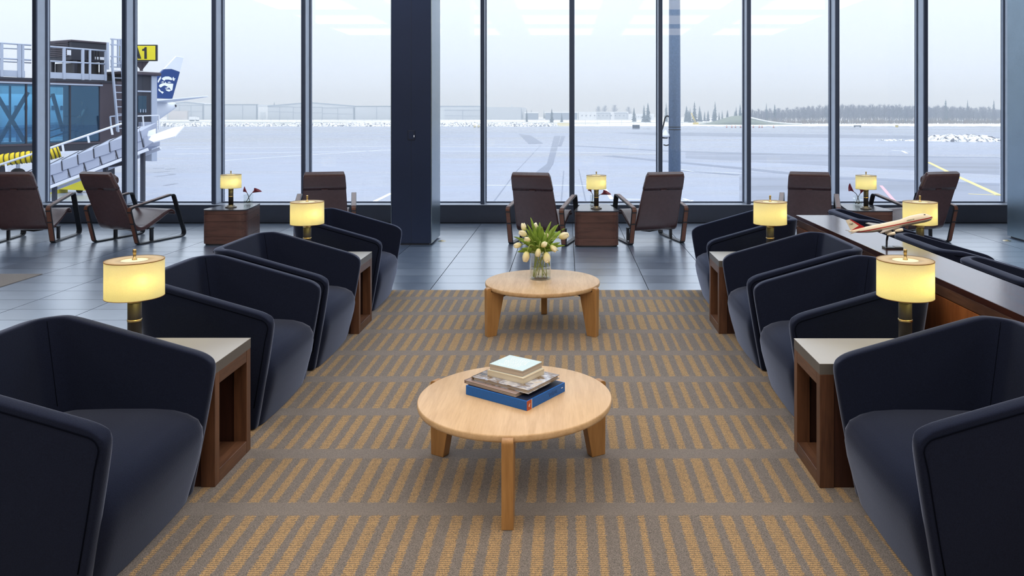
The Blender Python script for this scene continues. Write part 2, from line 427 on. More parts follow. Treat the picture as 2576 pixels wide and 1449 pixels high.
m = mat('bridge_brown', s2l(78, 70, 78), .5, .2); vary(m, 1.2, .06)
m = mat('bridge_dark', s2l(52, 54, 64), .55, .2); vary(m, 1.2, .08)
m = mat('bridge_grey', s2l(176, 184, 200), .5, .1); vary(m, 2, .04)
m = mat('chute_grey', s2l(168, 174, 192), .45, .1); vary(m, 2, .04)
m = mat('chute_white', s2l(228, 230, 236), .45); vary(m, 2, .02)
m = mat('sign_yellow', s2l(240, 222, 40), .5); vary(m, 2, .03)
mat('sign_black', (.02, .02, .025), .5)
m = mat('hose_yellow', s2l(224, 196, 30), .6); vary(m, 8, .1)
m = mat('equipment_yellow', s2l(196, 186, 48), .5); vary(m, 2, .05)
m = mat('aircraft_white', s2l(226, 229, 234), .35); vary(m, .6, .02)
m = mat('aircraft_grey', s2l(150, 158, 172), .4); vary(m, .6, .04)
m = mat('tail_blue', s2l(26, 62, 122), .4); vary(m, .6, .05)
mat('dark_rubber', (.015, .015, .017), .8)
m = mat('skin', s2l(188, 146, 122), .55); vary(m, 20, .05)
m = mat('pale_shirt', s2l(206, 202, 186), .8); vary(m, 12, .06)
m = mat('dark_trousers', s2l(44, 48, 58), .85); vary(m, 12, .08)
m = mat('grey_hair', s2l(120, 110, 100), .8); vary(m, 60, .2)
m = mat('crane_yellow', s2l(214, 190, 90), .5); vary(m, 3, .05)
mat('bale_cream', s2l(222, 212, 176), .8); mat('crate_dark', s2l(50, 62, 84), .6)

# ------------------------------------------------------------------ room shell
GY = 11.4          # face of the low window wall
CEIL = 4.4
RX0, RX1, RY0 = -13.0, 8.4, -6.0
def struct(name, mb, mt, parent=None, bevel=0.0):
    o = mb.build(name, mt, parent, bevel)
    if parent is None: o['kind'] = 'structure'
    return o
fl = struct('floor', MB().mm((RX0, RY0, -.20), (RX1, 11.8, -.008)), M['grout'])
CX0, CX1, CY1 = -2.30, 1.92, 7.03
RUG = (-9.5, -5.205, -6.0, 7.74)
tiles = []
x0g, y0g, tw, td = .085, 7.35, .66, .33
tile_mesh = None
tb = MB().box((0, 0, -.004), (tw-.007, td-.007, .008))
bmt = tb.mesh('tile', M['slate_tile'])
for i in range(-20, 13):
    for j in range(-40, 13):
        cx, cy = x0g+(i+.5)*tw, y0g+(j+.5)*td
        if cx < RX0+.3 or cx > RX1-.3 or cy > 11.45 or cy < RY0+.2: continue
        if CX0+.3 < cx < CX1-.2 and cy < CY1-.2: continue
        if cx < RUG[1]-.36 and cy < RUG[3]-.2: continue
        px = VPX+FOC*cx/max(cy, .5); py = VPY+FOC*CAMH/max(cy, .5)
        vis = cy > 1 and -60 < px < 2640 and py < 1000 and not (1.8 < cx < 3.0 and cy < 6.5)
        if vis and px < 700 and py > 850: vis = False
        tiles.append((0 if vis else 1, cy, cx, cy))
tiles.sort()
rest = MB()
for k, (h, _, cx, cy) in enumerate(tiles):
    if k < 300 and h == 0:
        o = bpy.data.objects.new('tile', bmt); link(o, fl); o.location = (cx, cy, 0)
    else:
        rest.box((cx, cy, -.004), (tw-.007, td-.007, .008))
if rest.v:
    o = rest.build('tile_field', M['slate_tile'], fl); o['kind'] = 'stuff'
struct('ceiling', MB().mm((RX0, RY0, CEIL), (RX1, 11.8, CEIL+.2)), M['ceiling_white'])
struct('wall_back', MB().mm((RX0, RY0-.2, 0), (RX1, RY0, CEIL)), M['room_wall'])
struct('wall_left', MB().mm((RX0-.2, RY0-.2, 0), (RX0, 11.8, CEIL)), M['room_wall'])
struct('wall_right', MB().mm((RX1, RY0-.2, 0), (RX1+.2, 11.8, CEIL)), M['room_wall'])
struct('wall_front', MB().mm((RX0, GY, 0), (RX1, GY+.30, .255)), M['low_wall'])
struct('trim_1', MB().mm((RX0, GY-.012, .255), (RX1, GY+.30, .266)), M['sill_metal'], bevel=.003)
# mullions and glazing
SP = 222.3*GY/FOC
XM = [(1439+k*(225.6 if k < 0 else 222.7)-VPX)*GY/FOC for k in range(-11, 8)]
tn = 2
for i, x in enumerate(XM):
    if x < RX0 or x > RX1: continue
    r = empty('trim_%d' % tn, (x, GY, .266), kind='structure'); tn += 1
    MB().box((0, .018, 2.07), (.058, .034, 4.13)).build('front_cap', M['mullion_dark'], r, .003)
    MB().box((0, .125, 2.07), (.050, .18, 4.13)).build('fin', M['mullion_side'], r)
    MB().box((0, .235, 2.07), (.076, .04, 4.13)).build('gasket', M['mullion_dark'], r, .004)
    MB().box((0, .275, 2.07), (.060, .04, 4.13)).build('outer_cap', M['mullion_side'], r, .004)
    MB().box((0, .303, 2.07), (.066, .016, 4.13)).build('outer_fin', M['mullion_dark'], r, .003)
wn = 1
for a, b in zip(XM[:-1], XM[1:]):
    if a < RX0 or b > RX1: continue
    r = empty('window_%d' % wn, ((a+b)/2, GY+.24, .266), kind='structure'); wn += 1
    w = b-a-.076
    MB().box((0, 0, 2.07), (w, .012, 4.10)).build('pane', M['window_glass'], r)
    MB().box((0, 0, .008), (w, .035, .016)).build('bottom_rail', M['mullion_dark'], r, .002)
    MB().box((0, -.012, .018), (w, .01, .006)).build('glazing_bead', M['sill_metal'], r)
    MB().box((0, 0, 4.10), (w, .05, .06)).build('top_rail', M['mullion_dark'], r)
# steel columns
def column(x0, x1, label):
    r = empty('column', ((x0+x1)/2, 9.765, 0), label=label, cat='column')
    w = x1-x0
    MB().mm((-w/2, -.318, .022), (w/2-.006, .318, CEIL)).build('cladding', M['column_metal'], r, .012, 3)
    MB().mm((-w/2+.03, -.29, 0), (w/2-.03, .29, .03)).build('base_plinth', M['switch_plate'], r)
    MB().mm((w/2-.006, -.31, .022), (w/2+.004, .312, CEIL)).build('side_panel', M['column_side'], r, label='pale brushed metal side panel')
    MB().mm((-w/2-.004, -.31, .022), (-w/2, .312, CEIL)).build('side_panel', M['column_side'], r, label='pale brushed metal side panel')
    MB().mm((-.002, -.3195, .03), (.002, -.3175, CEIL)).build('seam', M['switch_plate'], r)
    return r
c1 = column(-2.125, -1.638, 'dark blue steel-clad column between the window bays behind the lounge chairs')
column(5.705, 6.2, 'grey blue metal column cut by the right edge of the picture')
r = empty('wall_switch', (-1.88, 9.447, 1.335), label='small dark switch plate with a white slot on the dark column', cat='switch')
MB().box((0, -.004, 0), (.088, .008, .118)).build('plate', M['switch_plate'], r, .003)
MB().box((.034, -.010, -.012), (.008, .006, .026)).build('slot', M['switch_white'], r)
MB().box((0, -.009, 0), (.064, .003, .092)).build('cover', M['column_metal'], r)
for (x, y, lb) in ((-1.56, 9.75, 'round metal floor outlet cover beside the dark column'), (5.53, 9.78, 'round metal floor outlet cover beside the right column')):
    r = empty('floor_outlet', (x, y, 0), label=lb, cat='outlet', group='floor outlet covers')
    cv = MB().lathe([(.0, .006), (.045, .006), (.05, .0)], 24).build('cover', M['floor_disc'], r)
    MB().lathe([(.020, .0062), (.020, .009), (.0, .009)], 16).build('cap', M['brass'], cv)
# ceiling fixtures (out of frame above) for warm light, plus an added cool fill row
for cx in (-6.6, -3.4, -.2, 3.0, 6.2):
    for cy in (-3.2, .2, 3.6, 7.6):
        cool = cy > 6
        r = empty('ceiling_light', (cx, cy, CEIL), label='square recessed %s ceiling panel above the %s' % (('added cool fill', 'tiled window aisle') if cool else ('warm white', 'armchairs')), cat='ceiling light', group='added cool fill panels' if cool else 'warm ceiling panels')
        MB().box((0, 0, -.01), (2.3, 2.3, .02)).build('frame', M['ceiling_white'], r)
        MB().box((0, 0, -.022), (2.2, 2.2, .006)).build('diffuser', M['added_cool_glow' if cool else 'ceiling_lamp_glow'], r)
        ld = bpy.data.lights.new('ceiling_lamp', 'AREA'); ld.shape = 'SQUARE'; ld.size = 2.1; ld.energy = 40 if cool else 35; ld.color = (.68, .82, 1.0) if cool else (1.0, .89, .78)
        lo = bpy.data.objects.new('ceiling_lamp', ld); link(lo, r); lo.location = (0, 0, -.04)

# ------------------------------------------------------------------ carpets
o = MB().mm((CX0, -5.9, 0), (CX1, CY1, .006)).build('patterned_carpet', M['patterned_carpet']); tag(o, 'tan and grey striped carpet under the seating in the aisle', 'carpet')
o = MB().mm((RUG[0], RUG[2]+.1, 0), (RUG[1], RUG[3], .006)).build('grey_carpet', M['grey_carpet']); tag(o, 'grey ribbed carpet corner at the left edge of the tiled floor', 'carpet')
CZ = .006

# ------------------------------------------------------------------ navy tub armchairs
def make_tub():
    root = empty('tub_armchair')
    ZF, ZR, T = .57, .745, .058
    HB, HT = .385, .405          # outer half width at floor / at top
    def zt(u): # top height along plan: u in 0..1 arm front->rear
        return ZF+(ZR-ZF)*u
    # plan path of the mid surface at level s (0 floor..1 top): list of (x,y,armfraction)
    def plan(s, ins=0.0):
        xf = -.095+.095*min(1, s/.62)**.8 if s < .62 else 0.0
        xf = -.098*(1-s)**1.15
        xr = -.655-.105*s
        b = HB+(HT-HB)*s-T/2-ins
        xr += T/2+ins
        R = .115-ins
        pts = []
        na = 10
        for k in range(na):
            t = k/(na-1); q = t**1.5
            x = xf+(xr+R-xf)*q
            pts.append((x, -b, q))
        for k in range(1, 6):
            a = PI/2*k/6
            pts.append((xr+R-R*math.sin(a), -b+R-R*math.cos(a), 1.0))
        for k in range(7):
            pts.append((xr, (-b+R)+(2*b-2*R)*k/6, 1.0))
        right = [(x, -y, q) for (x, y, q) in reversed(pts[:na+5])]
        return pts+right
    levels = [0, .03, .15, .32, .5, .66, .80, .89, .95, .985, 1.0]
    verts = []; n = len(plan(0))
    for s in levels:
        pl = plan(s)
        verts += [(x, y, s*zt(q)) for (x, y, q) in pl]
    faces = [(i*n+k, i*n+k+1, (i+1)*n+k+1, (i+1)*n+k) for i in range(len(levels)-1) for k in range(n-1)]
    me = bpy.data.meshes.new('shell'); me.from_pydata(verts, [], faces); me.materials.append(M['navy_fabric'])
    # round the front top corner of each arm
    RC = .062
    def rc(x, z, xf, zt_):
        p, q = xf-x, zt_-z
        if p >= RC or q >= RC: return x, z
        u, v = 1-p/RC, 1-q/RC
        return xf-RC+RC*u*math.sqrt(1-v*v/2), zt_-RC+RC*v*math.sqrt(1-u*u/2)
    for v in me.vertices:
        k = v.index % n
        if k < 6 or k > n-7:
            s_ = levels[v.index//n]; pk = plan(s_)
            v.co.x, v.co.z = rc(v.co.x, v.co.z, pk[0][0], zt(pk[k][2]))
    sh = bpy.data.objects.new('shell', me); link(sh, root)
    for p in me.polygons: p.use_smooth = True
    bm = bmesh.new(); bm.from_mesh(me); bmesh.ops.recalc_face_normals(bm, faces=bm.faces); bm.to_mesh(me); bm.free()
    so = sh.modifiers.new('thick', 'SOLIDIFY'); so.thickness = T; so.offset = 0
    sb = sh.modifiers.new('smooth', 'SUBSURF'); sb.levels = 2; sb.render_levels = 2
    # seat block with a waterfall front
    prof = [(-.665, .33), (-.64, .352), (-.56, .362), (-.40, .366), (-.25, .366), (-.16, .360), (-.095, .346), (-.05, .322), (-.032, .29), (-.029, .25), (-.038, .19), (-.056, .12), (-.076, .05), (-.090, .0)]
    mb = MB(); ny = 28; rows = []
    for j in range(ny+1):
        t = -1+2*j/ny; y = t*(HT-T*.55)
        cr = (1-t*t)
        row = []
        for (x, z) in prof:
            row.append(Vector((x+(.010*cr-.004*t*t-.040*abs(t)**18)*(1 if x > -.12 else 0), y*(1-.045*(1-z/.37) if z < .37 else 1), z+(.012*cr if z > .3 else 0))))
        rows.append(row)
    np_ = len(prof)
    mb.add([p for r_ in rows for p in r_], [(j*np_+k, j*np_+k+1, (j+1)*np_+k+1, (j+1)*np_+k) for j in range(ny) for k in range(np_-1)], True)
    mb.build('seat', M['navy_fabric'], root)
    # piping: a seam just outside and under the rim, and seams in the inner corners
    pl = plan(1.0, -T/2-.0015)
    OFF = .026
    half = [(.25, .055), (.40, .090), (.60, .115), (.80, None)]
    xf1 = pl[0][0]; b_ = HT+.0012
    fr = []      # up the front edge, round the corner, back along the arm, all OFF inside the edge
    for s in (.20, .35, .5, .65, .78): fr.append(Vector((plan(s)[0][0]-OFF, -(HB+(HT-HB)*s+.0012), s*ZF)))
    for k in range(5):
        a_ = PI/2*k/4; fr.append(Vector((-RC+(RC-OFF)*math.cos(a_), -b_, ZF-RC+(RC-OFF)*math.sin(a_)+.25*(RC-(RC-OFF)*math.cos(a_)))))
    out = plan(1.0, -T/2-.0012)
    mid_ = []
    for (x, y, q) in out:
        if x >= -.12: continue
        k = .006 if (x < -.66 and abs(y) > .31) else 0.0
        mid_.append(Vector((x+k, y-k*(1 if y > 0 else -1), zt(q)-OFF)))
    bk = [Vector((p.x, -p.y, p.z)) for p in reversed(fr)]
    MB().tube(fr+mid_+bk, .0021, 6).build('piping', M['navy_piping'], root)
    for sgn in (-1, 1):
        pts = []
        for s in (.52, .62, .74, .86, .95, .985):
            b = HB+(HT-HB)*s-T; xr = -.655-.105*s+T
            pts.append(Vector((xr+.0262, sgn*(b-.0262), s*ZR)))
        MB().tube(pts, .0014, 5).build('corner_seam', M['navy_piping'], root)
    return root
tub = make_tub()
tub_spots = [
 # x of arm front, y, facing, label
 (-1.463, 2.885, 0, 'navy tub armchair nearest the camera on the left, cut by the left edge'),
 (-1.463, 4.290, 0, 'navy tub armchair on the left just behind the near lamp table'),
 (-1.463, 5.195, 0, 'navy tub armchair on the left just in front of the far lamp table'),
 (-1.463, 6.590, 0, 'navy tub armchair farthest back on the left, by the dark column'),
 (1.107, 2.875, PI, 'navy tub armchair nearest the camera on the right, cut by the right edge'),
 (1.107, 4.270, PI, 'navy tub armchair on the right just behind the near lamp table'),
 (1.107, 5.190, PI, 'navy tub armchair on the right just in front of the far lamp table'),
 (1.107, 6.570, PI, 'navy tub armchair farthest back on the right, at the end of the wooden console'),
 (3.063, 4.270, 0, 'navy tub armchair behind the console, nearest, at the right edge'),
 (3.063, 5.190, 0, 'navy tub armchair behind the console, beside the model aeroplane stand'),
 (3.063, 6.580, 0, 'navy tub armchair behind the console, farthest, below the window cabinet'),
]
for i, (x, y, rz, lb) in enumerate(tub_spots):
    o = tub if i == 0 else copy_tree(tub)
    o.location = (x, y, CZ+.004 if x < 2.2 else .004); o.rotation_euler = (0, 0, rz)
    tag(o, lb, 'armchair', 'navy tub armchairs')

# ------------------------------------------------------------------ lamp tables between the armchairs
def make_lamp_table():
    r = empty('lamp_table')      # local: front (aisle side) at x=0, depth to x=-.585, width along y
    W, D, H = .375, .585, .529
    MB().mm((-D, -W/2, H-.002), (0, W/2, H)).build('table_top', M['table_laminate'], r)
    MB().mm((-D+.0005, -W/2+.0005, H-.046), (-.0005, W/2-.0005, H-.002)).build('top_edge', M['laminate_edge'], r)
    for s in (-1, 1):
        MB().mm((-.062, s*(W/2), 0), (-.001, s*(W/2-.045), H-.046)).build('leg', M['walnut'], r, .002)
        MB().mm((-D+.001, s*(W/2), 0), (-D+.062, s*(W/2-.045), H-.046)).build('leg', M['walnut'], r, .002)
        MB().mm((-D+.062, s*(W/2-.006), .0), (-.062, s*(W/2-.030), H-.046))  .build('side_panel', M['walnut_shaded'], r)
    MB().mm((-.050, -W/2+.045, H-.100), (-.0015, W/2-.045, H-.046)).build('rail', M['walnut_rail'], r, .002)
    MB().mm((-.050, -W/2+.045, 0), (-.0015, W/2-.045, .058)).build('rail', M['walnut_rail'], r, .002)
    MB().mm((-D+.004, -W/2+.045, .036), (-.050, W/2-.045, .056)).build('shelf', M['walnut_rail'], r)
    MB().mm((-D+.002, -W/2+.045, .056), (-D+.020, W/2-.045, H-.046)).build('back_panel', M['walnut_shaded'], r)
    return r
lt = make_lamp_table()
lt_spots = [(-1.497, 3.508, 0, CZ, 'pale topped walnut lamp table in front on the left'),
            (-1.497, 5.812, 0, CZ, 'pale topped walnut lamp table farther back on the left'),
            (1.076, 3.500, PI, CZ, 'pale topped walnut lamp table in front on the right'),
            (1.100, 5.815, PI, CZ, 'pale topped walnut lamp table farther back on the right'),
            (3.065, 5.820, 0, 0, 'lamp table behind the console, mostly hidden by armchairs')]
for i, (x, y, rz, z, lb) in enumerate(lt_spots):
    o = lt if i == 0 else copy_tree(lt)
    o.location = (x, y, z); o.rotation_euler = (0, 0, rz); tag(o, lb, 'side table', 'lamp tables')

# ------------------------------------------------------------------ table lamps
def make_lamp():
    r = empty('table_lamp')
    MB().lathe([(0, 0), (.066, 0), (.068, .003), (.068, .010), (.064, .014), (.050, .015), (.048, .018), (.048, .024), (.044, .027), (0, .027)], 40).build('lamp_base', M['lamp_base_metal'], r)
    colm = MB().lathe([(0, .026), (.0285, .026), (.0285, .236), (0, .236)], 32).build('column', M['bronze_column'], r)
    for z0, z1 in ((.133, .142), (.218, .244), (.027, .031)):
        MB().lathe([(.0275, z0), (.0305, z0), (.0305, z1), (.0275, z1)], 32).build('ring', M['brass'], colm, label='brass ring')
    MB().tube([(0, 0, .236), (0, 0, .40)], .005, 8).build('stem', M['brass'], r)
    zb, zt = .243, .407
    shd = MB().lathe([(.1215, zb), (.121, zt), (.1195, zt), (.120, zb)], 64).build('lamp_shade', M['lamp_linen'], r)
    MB().lathe([(.120, zt-.0015), (.120, zt), (.056, zt), (.056, zt-.0015), (.120, zt-.0015)], 64).build('shade_top', M['shade_top_cloth'], r)
    MB().lathe([(.1205, zt-.003), (.1220, zt-.002), (.1220, zt+.001), (.1195, zt+.0012)], 64).build('shade_trim', M['shade_trim_cloth'], shd)
    MB().lathe([(.1205, zb-.001), (.1222, zb-.001), (.1222, zb+.0012), (.1205, zb+.0012)], 64).build('shade_trim', M['shade_trim_cloth'], shd)
    MB().lathe([(.0558, zt-.004), (.0558, zt-.002), (0, zt-.002), (0, zt-.004)], 32).build('diffuser', M['diffuser_glow'], r)
    MB().lathe([(0, zt), (.011, zt), (.011, zt+.005), (.0065, zt+.007), (.0065, zt+.028), (.0075, zt+.03), (.0075, zt+.046), (.006, zt+.048), (0, zt+.048)], 20).build('finial', M['brass'], r)
    blb = MB().sphere((.040, -.040, .335), .014, 14, 8).build('bulb', M['bulb_glow'], r)
    MB().tube([(.040, -.040, .33), (.02, -.02, .30), (0, 0, .29)], .004, 6).build('bulb_arm', M['brass'], blb)
    ld = bpy.data.lights.new('bulb_light', 'POINT'); ld.energy = .72; ld.color = (1.0, .85, .29); ld.shadow_soft_size = .012
    lo = bpy.data.objects.new('bulb_light', ld); link(lo, r); lo.location = (.068, -.070, .335)
    ld = bpy.data.lights.new('bulb_light', 'POINT'); ld.energy = .54; ld.color = (1.0, .85, .25); ld.shadow_soft_size = .03
    lo = bpy.data.objects.new('bulb_light', ld); link(lo, r); lo.location = (-.022, .012, .32)
    return r
lamp = make_lamp()
TT = CZ+.529
lamp_spots = [(-1.940, 3.50, TT, 'large lit lamp on the near left lamp table, brass finial and cream drum shade'),
              (-1.930, 5.80, TT, 'lit drum shade lamp on the far left lamp table among the armchairs'),
              (1.522, 3.50, TT, 'large lit lamp on the near right lamp table in front of the console'),
              (1.516, 5.80, TT, 'lit drum shade lamp on the far right lamp table before the console'),
              (2.650, 5.84, .529, 'lit drum shade lamp behind the console and the model aeroplane'),
              (-4.160, 9.66, .433, 'small lit lamp on the left window cabinet'),
              (.366, 9.54, .433, 'small lit lamp on the middle window cabinet between two lounge chairs'),
              (3.660, 9.52, .433, 'small lit lamp on the right window cabinet')]
for i, (x, y, z, lb) in enumerate(lamp_spots):
    o = lamp if i == 0 else copy_tree(lamp)
    o.location = (x, y, z); tag(o, lb, 'lamp', 'cream drum table lamps')

# ------------------------------------------------------------------ round oak coffee tables
def make_coffee():
    r = empty('coffee_table'); H, R = .350, .425
    MB().lathe([(0, H-.032), (R-.010, H-.032), (R-.003, H-.028), (R, H-.020), (R, H-.006), (R-.002, H-.0015), (R-.005, H), (0, H)], 96).build('tabletop', M['oak'], r)
    for a in (-90, 30, 150):
        poly = round_poly([(.386, 0), (.458, 0), (.462, H-.006), (.4275, H-.004), (.4275, H-.034), (.322, H-.034)], [.004, .004, .02, .008, 0, .01], 5)
        g = MB().prism(poly, .046, 'Y', -.023)
        o = g.build('leg', M['oak_leg'], r, .006, 3); o.rotation_euler = (0, 0, math.radians(a))
        g = MB().prism([(.05, H-.032), (.05, H-.055), (.25, H-.062), (.345, H-.082), (.345, H-.032)], .020, 'Y', -.010)
        o = g.build('bracket', M['black_steel'], r); o.rotation_euler = (0, 0, math.radians(a))
    MB().lathe([(0, H-.034), (.07, H-.034), (.07, H-.056), (0, H-.056)], 24).build('hub_plate', M['black_steel'], r)
    return r
ct = make_coffee(); ct.location = (-.226, 3.433, CZ)
tag(ct, 'round oak coffee table with a stack of books, nearest the camera', 'table', 'round oak coffee tables')
c2 = copy_tree(ct); c2.location = (-.177, 5.79, CZ); c2.rotation_euler = (0, 0, PI)
tag(c2, 'round oak coffee table holding the tulip vase, farther back', 'table', 'round oak coffee tables')
TZ = CZ+.350

# ------------------------------------------------------------------ books
ex = Vector((.279, -.192, 0)).normalized(); ang = math.atan2(ex.y, ex.x)
def book_root(name, cx, cy, z, rz, label):
    return empty(name, (cx, cy, z), rz, label, 'book', 'stacked books on the coffee table')
def text(body, size, matn, parent, loc, rot, ext=.0004, sx=1.0, align='CENTER'):
    cu = bpy.data.curves.new('lettering', 'FONT'); cu.body = body; cu.size = size; cu.extrude = ext; cu.align_x = align; cu.align_y = 'CENTER'
    cu.resolution_u = 3
    tmp = bpy.data.objects.new('lettering', cu); C.objects.link(tmp)
    dg = bpy.context.evaluated_depsgraph_get(); me = bpy.data.meshes.new_from_object(tmp.evaluated_get(dg))
    bpy.data.objects.remove(tmp)
    me.materials.clear(); me.materials.append(M[matn])
    o = bpy.data.objects.new('lettering', me); link(o, parent); o.location = loc; o.rotation_euler = rot; o.scale = (sx, 1, 1)
    return o
fc = Vector((-.1643, 3.2536, 0)); ey = Vector((.1565, .2314, 0)).normalized()
def onb(u, v): # u back along the long left side from the front corner, v along the right side
    p = fc-ex*u+ey*v; return p.x, p.y
# local frame of a book: +x = ex, +y = ey; corner nearest camera = (+a/2, -b/2)
x, y = onb(.170, .140)
b1 = book_root('slipcase_book', x, y, TZ, ang, 'thick blue slipcase book with an orange spine label, bottom of the stack')
MB().mm((-.170, -.140, 0), (.170, .140, .0405)).build('case', M['blue_cloth'], b1, .0012)
MB().mm((-.164, -.134, .0405), (.164, .134, .0412)).build('top_face', M['dark_blue_edge'], b1)
MB().mm((.1700, -.1404, .0), (.1706, -.108, .0407)).build('spine_label', M['orange_label'], b1, label='orange label at the corner')
MB().mm((.1700, -.1070, .0), (.1706, -.1045, .0407)).build('spine_line', M['white_print'], b1)
for k, (dy, dz, L_) in enumerate(((-.130, .020, .012), (-.127, .015, .008), (-.124, .022, .010))):
    MB().box((.1709, dy+.004, dz), (.0004, .0016, L_), rot=Matrix.Rotation(.5 if k % 2 else -.4, 3, 'X')).build('glyph', M['white_print'], b1)
for k in range(7):
    MB().box((.1703, .020+.009*k, .020), (.0004, .0018, .013 if k % 3 else .018), rot=Matrix.Rotation(.35, 3, 'X')).build('glyph', M['dark_blue_edge'], b1)
MB().box((.1703, .117, .023), (.0004, .012, .0022)).build('glyph', M['white_print'], b1)
x, y = onb(.205, .150)
b2 = book_root('thin_hardback', x-.004, y, TZ+.0412, ang-.03, 'thin mauve grey hardback lying on the blue slipcase book')
MB().mm((-.145, -.132, .0022), (.142, .110, .0118)).build('pages', M['paper_edge'], b2)
MB().mm((-.150, -.136, 0), (.146, .113, .0022)).build('cover', M['grey_book'], b2, .0006)
MB().mm((-.150, -.136, .0118), (.146, .113, .014)).build('cover', M['grey_book'], b2, .0006)
MB().mm((-.152, -.136, 0), (-.146, .113, .014)).build('spine', M['grey_book'], b2, .0006)
x, y = onb(.182, .150)
b3 = book_root('photo_book', x+.004, y, TZ+.0552, ang+.02, 'large hardback with a glossy photograph of a terrace on its cover, third from the bottom')
MB().mm((-.150, -.112, .0026), (.150, .112, .0146)).build('pages', M['paper_edge'], b3)
MB().mm((-.156, -.118, 0), (.156, .118, .0026)).build('cover', M['photo_cover'], b3, .0006)
MB().mm((-.156, -.118, .0146), (.156, .118, .0172)).build('cover', M['photo_cover'], b3, .0006, label='glossy photographic front cover')
MB().mm((-.158, -.118, 0), (-.152, .118, .0172)).build('spine', M['photo_cover'], b3, .0008)
x, y = onb(.182, .160)
b4 = book_root('cream_paperback', x-.002, y, TZ+.0724, ang+.01, 'cream coloured thick paperback second from the top of the stack')
MB().mm((-.100, -.078, .0), (.100, .078, .024)).build('pages', M['cream_paper'], b4, .001)
MB().mm((-.1005, -.0785, .024), (.1005, .0785, .0252)).build('cover', M['cream_paper'], b4)
b5 = book_root('pale_blue_paperback', x-.002, y+.006, TZ+.0976, ang+.03, 'pale blue paperback with white lettering on top of the stack')
MB().mm((-.090, -.074, .0012), (.090, .074, .026)).build('pages', M['paper_edge'], b5)
g = MB(); rows = []
for k in range(9):
    xx = -.091+.182*k/8; dz = .0025*max(0, (k-4)/4)**2
    rows.append([Vector((xx, -.075, .026)), Vector((xx, .075, .026)), Vector((xx, .075, .0274)), Vector((xx, -.075, .0274))])
g.loft(rows, smooth=False); g.build('cover', M['pale_blue_cover'], b5, label='pale blue front cover')
MB().mm((-.091, -.075, 0), (.091, .075, .0012)).build('cover', M['pale_blue_cover'], b5)
random.seed(3)
for ln in range(7):     # the white print is too soft to read in the photograph: worn strokes in its place
    yy = .048-.016*ln; xx = -.06+.008*(ln % 3)
    while xx < .055-.012*abs(ln-3)*.6:
        w = random.uniform(.005, .012)
        MB().box((xx+w/2, yy*1.0, .02752), (w*.7, random.uniform(.004, .008), .00025)).build('glyph', M['white_print'], b5)
        xx += w+.003

# ------------------------------------------------------------------ tulip vase
VX, VYY = -.196, 5.862
vz = TZ
r = empty('glass_vase', (VX, VYY, vz), label='clear glass cylinder vase of water on the far coffee table', cat='vase')
Rv, Hv = .081, .215
MB().lathe([(0, 0), (Rv-.004, 0), (Rv, .004), (Rv, Hv), (Rv-.001, Hv+.001), (Rv-.004, Hv), (Rv-.004, .014), (Rv-.008, .010), (0, .010)], 48).build('glass', M['clear_glass'], r)
MB().lathe([(0, .0105), (Rv-.0085, .0105), (Rv-.0045, .0145), (Rv-.0045, .082), (0, .082)], 48).build('water', M['vase_water'], r)
def bloom_mesh(R, Hh, k):
    mb = MB(); n = 18; rows = []
    for i in range(9):
        t = i/8; rr = R*(math.sin(PI*(.10+.74*t))**.75)
        row = []
        for q in range(n):
            a = 2*PI*q/n; w = 1+.10*math.cos(3*a+k)*t+.05*math.cos(6*a)*t
            row.append(Vector((rr*w*math.cos(a), rr*w*math.sin(a), Hh*t+.10*Hh*t*math.cos(3*a+k+.5))))
        rows.append(row)
    mb.loft(rows); return mb.mesh('bloom', M['tulip_petal'])
blooms = [bloom_mesh(.017+.002*k, .046+.004*(k % 2), k) for k in range(3)]
def leaf(parent, a, b, c, w, name='leaf', mt='tulip_leaf', side=None):
    a, b, c = Vector(a), Vector(b), Vector(c); mb = MB(); n = 10; L_ = []; R_ = []; Mi = []; Lb = []; Rb = []
    for i in range(n+1):
        t = i/n; p = (1-t)**2*a+2*t*(1-t)*b+t*t*c; d = (2*(1-t)*(b-a)+2*t*(c-b)).normalized()
        sd = Vector(side) if side else Vector((1, 0, 0)) if abs(d.x) < .8 else Vector((0, 0, 1))
        s = (sd-d*d.dot(sd)).normalized(); nn = s.cross(d)
        ww = w*math.sin(PI*min(1, (t*.93+.04)))**.85
        L_.append(p-s*ww+nn*ww*.35); R_.append(p+s*ww+nn*ww*.35); Mi.append(p)
        Lb.append(p-s*ww+nn*(ww*.35-.0006)); Rb.append(p+s*ww+nn*(ww*.35-.0006))
    mid2 = [m_-Vector((0, 0, .0006)) for m_ in Mi]
    rings = [[L_[i], Mi[i], R_[i], Rb[i], mid2[i], Lb[i]] for i in range(n+1)]
    mb.loft(rings); return mb.build(name, M[mt], parent)
random.seed(11)
def V2(cx, cz, dy): return Vector(((cx-720)*.000413, dy, (1265-cz)*.000413))
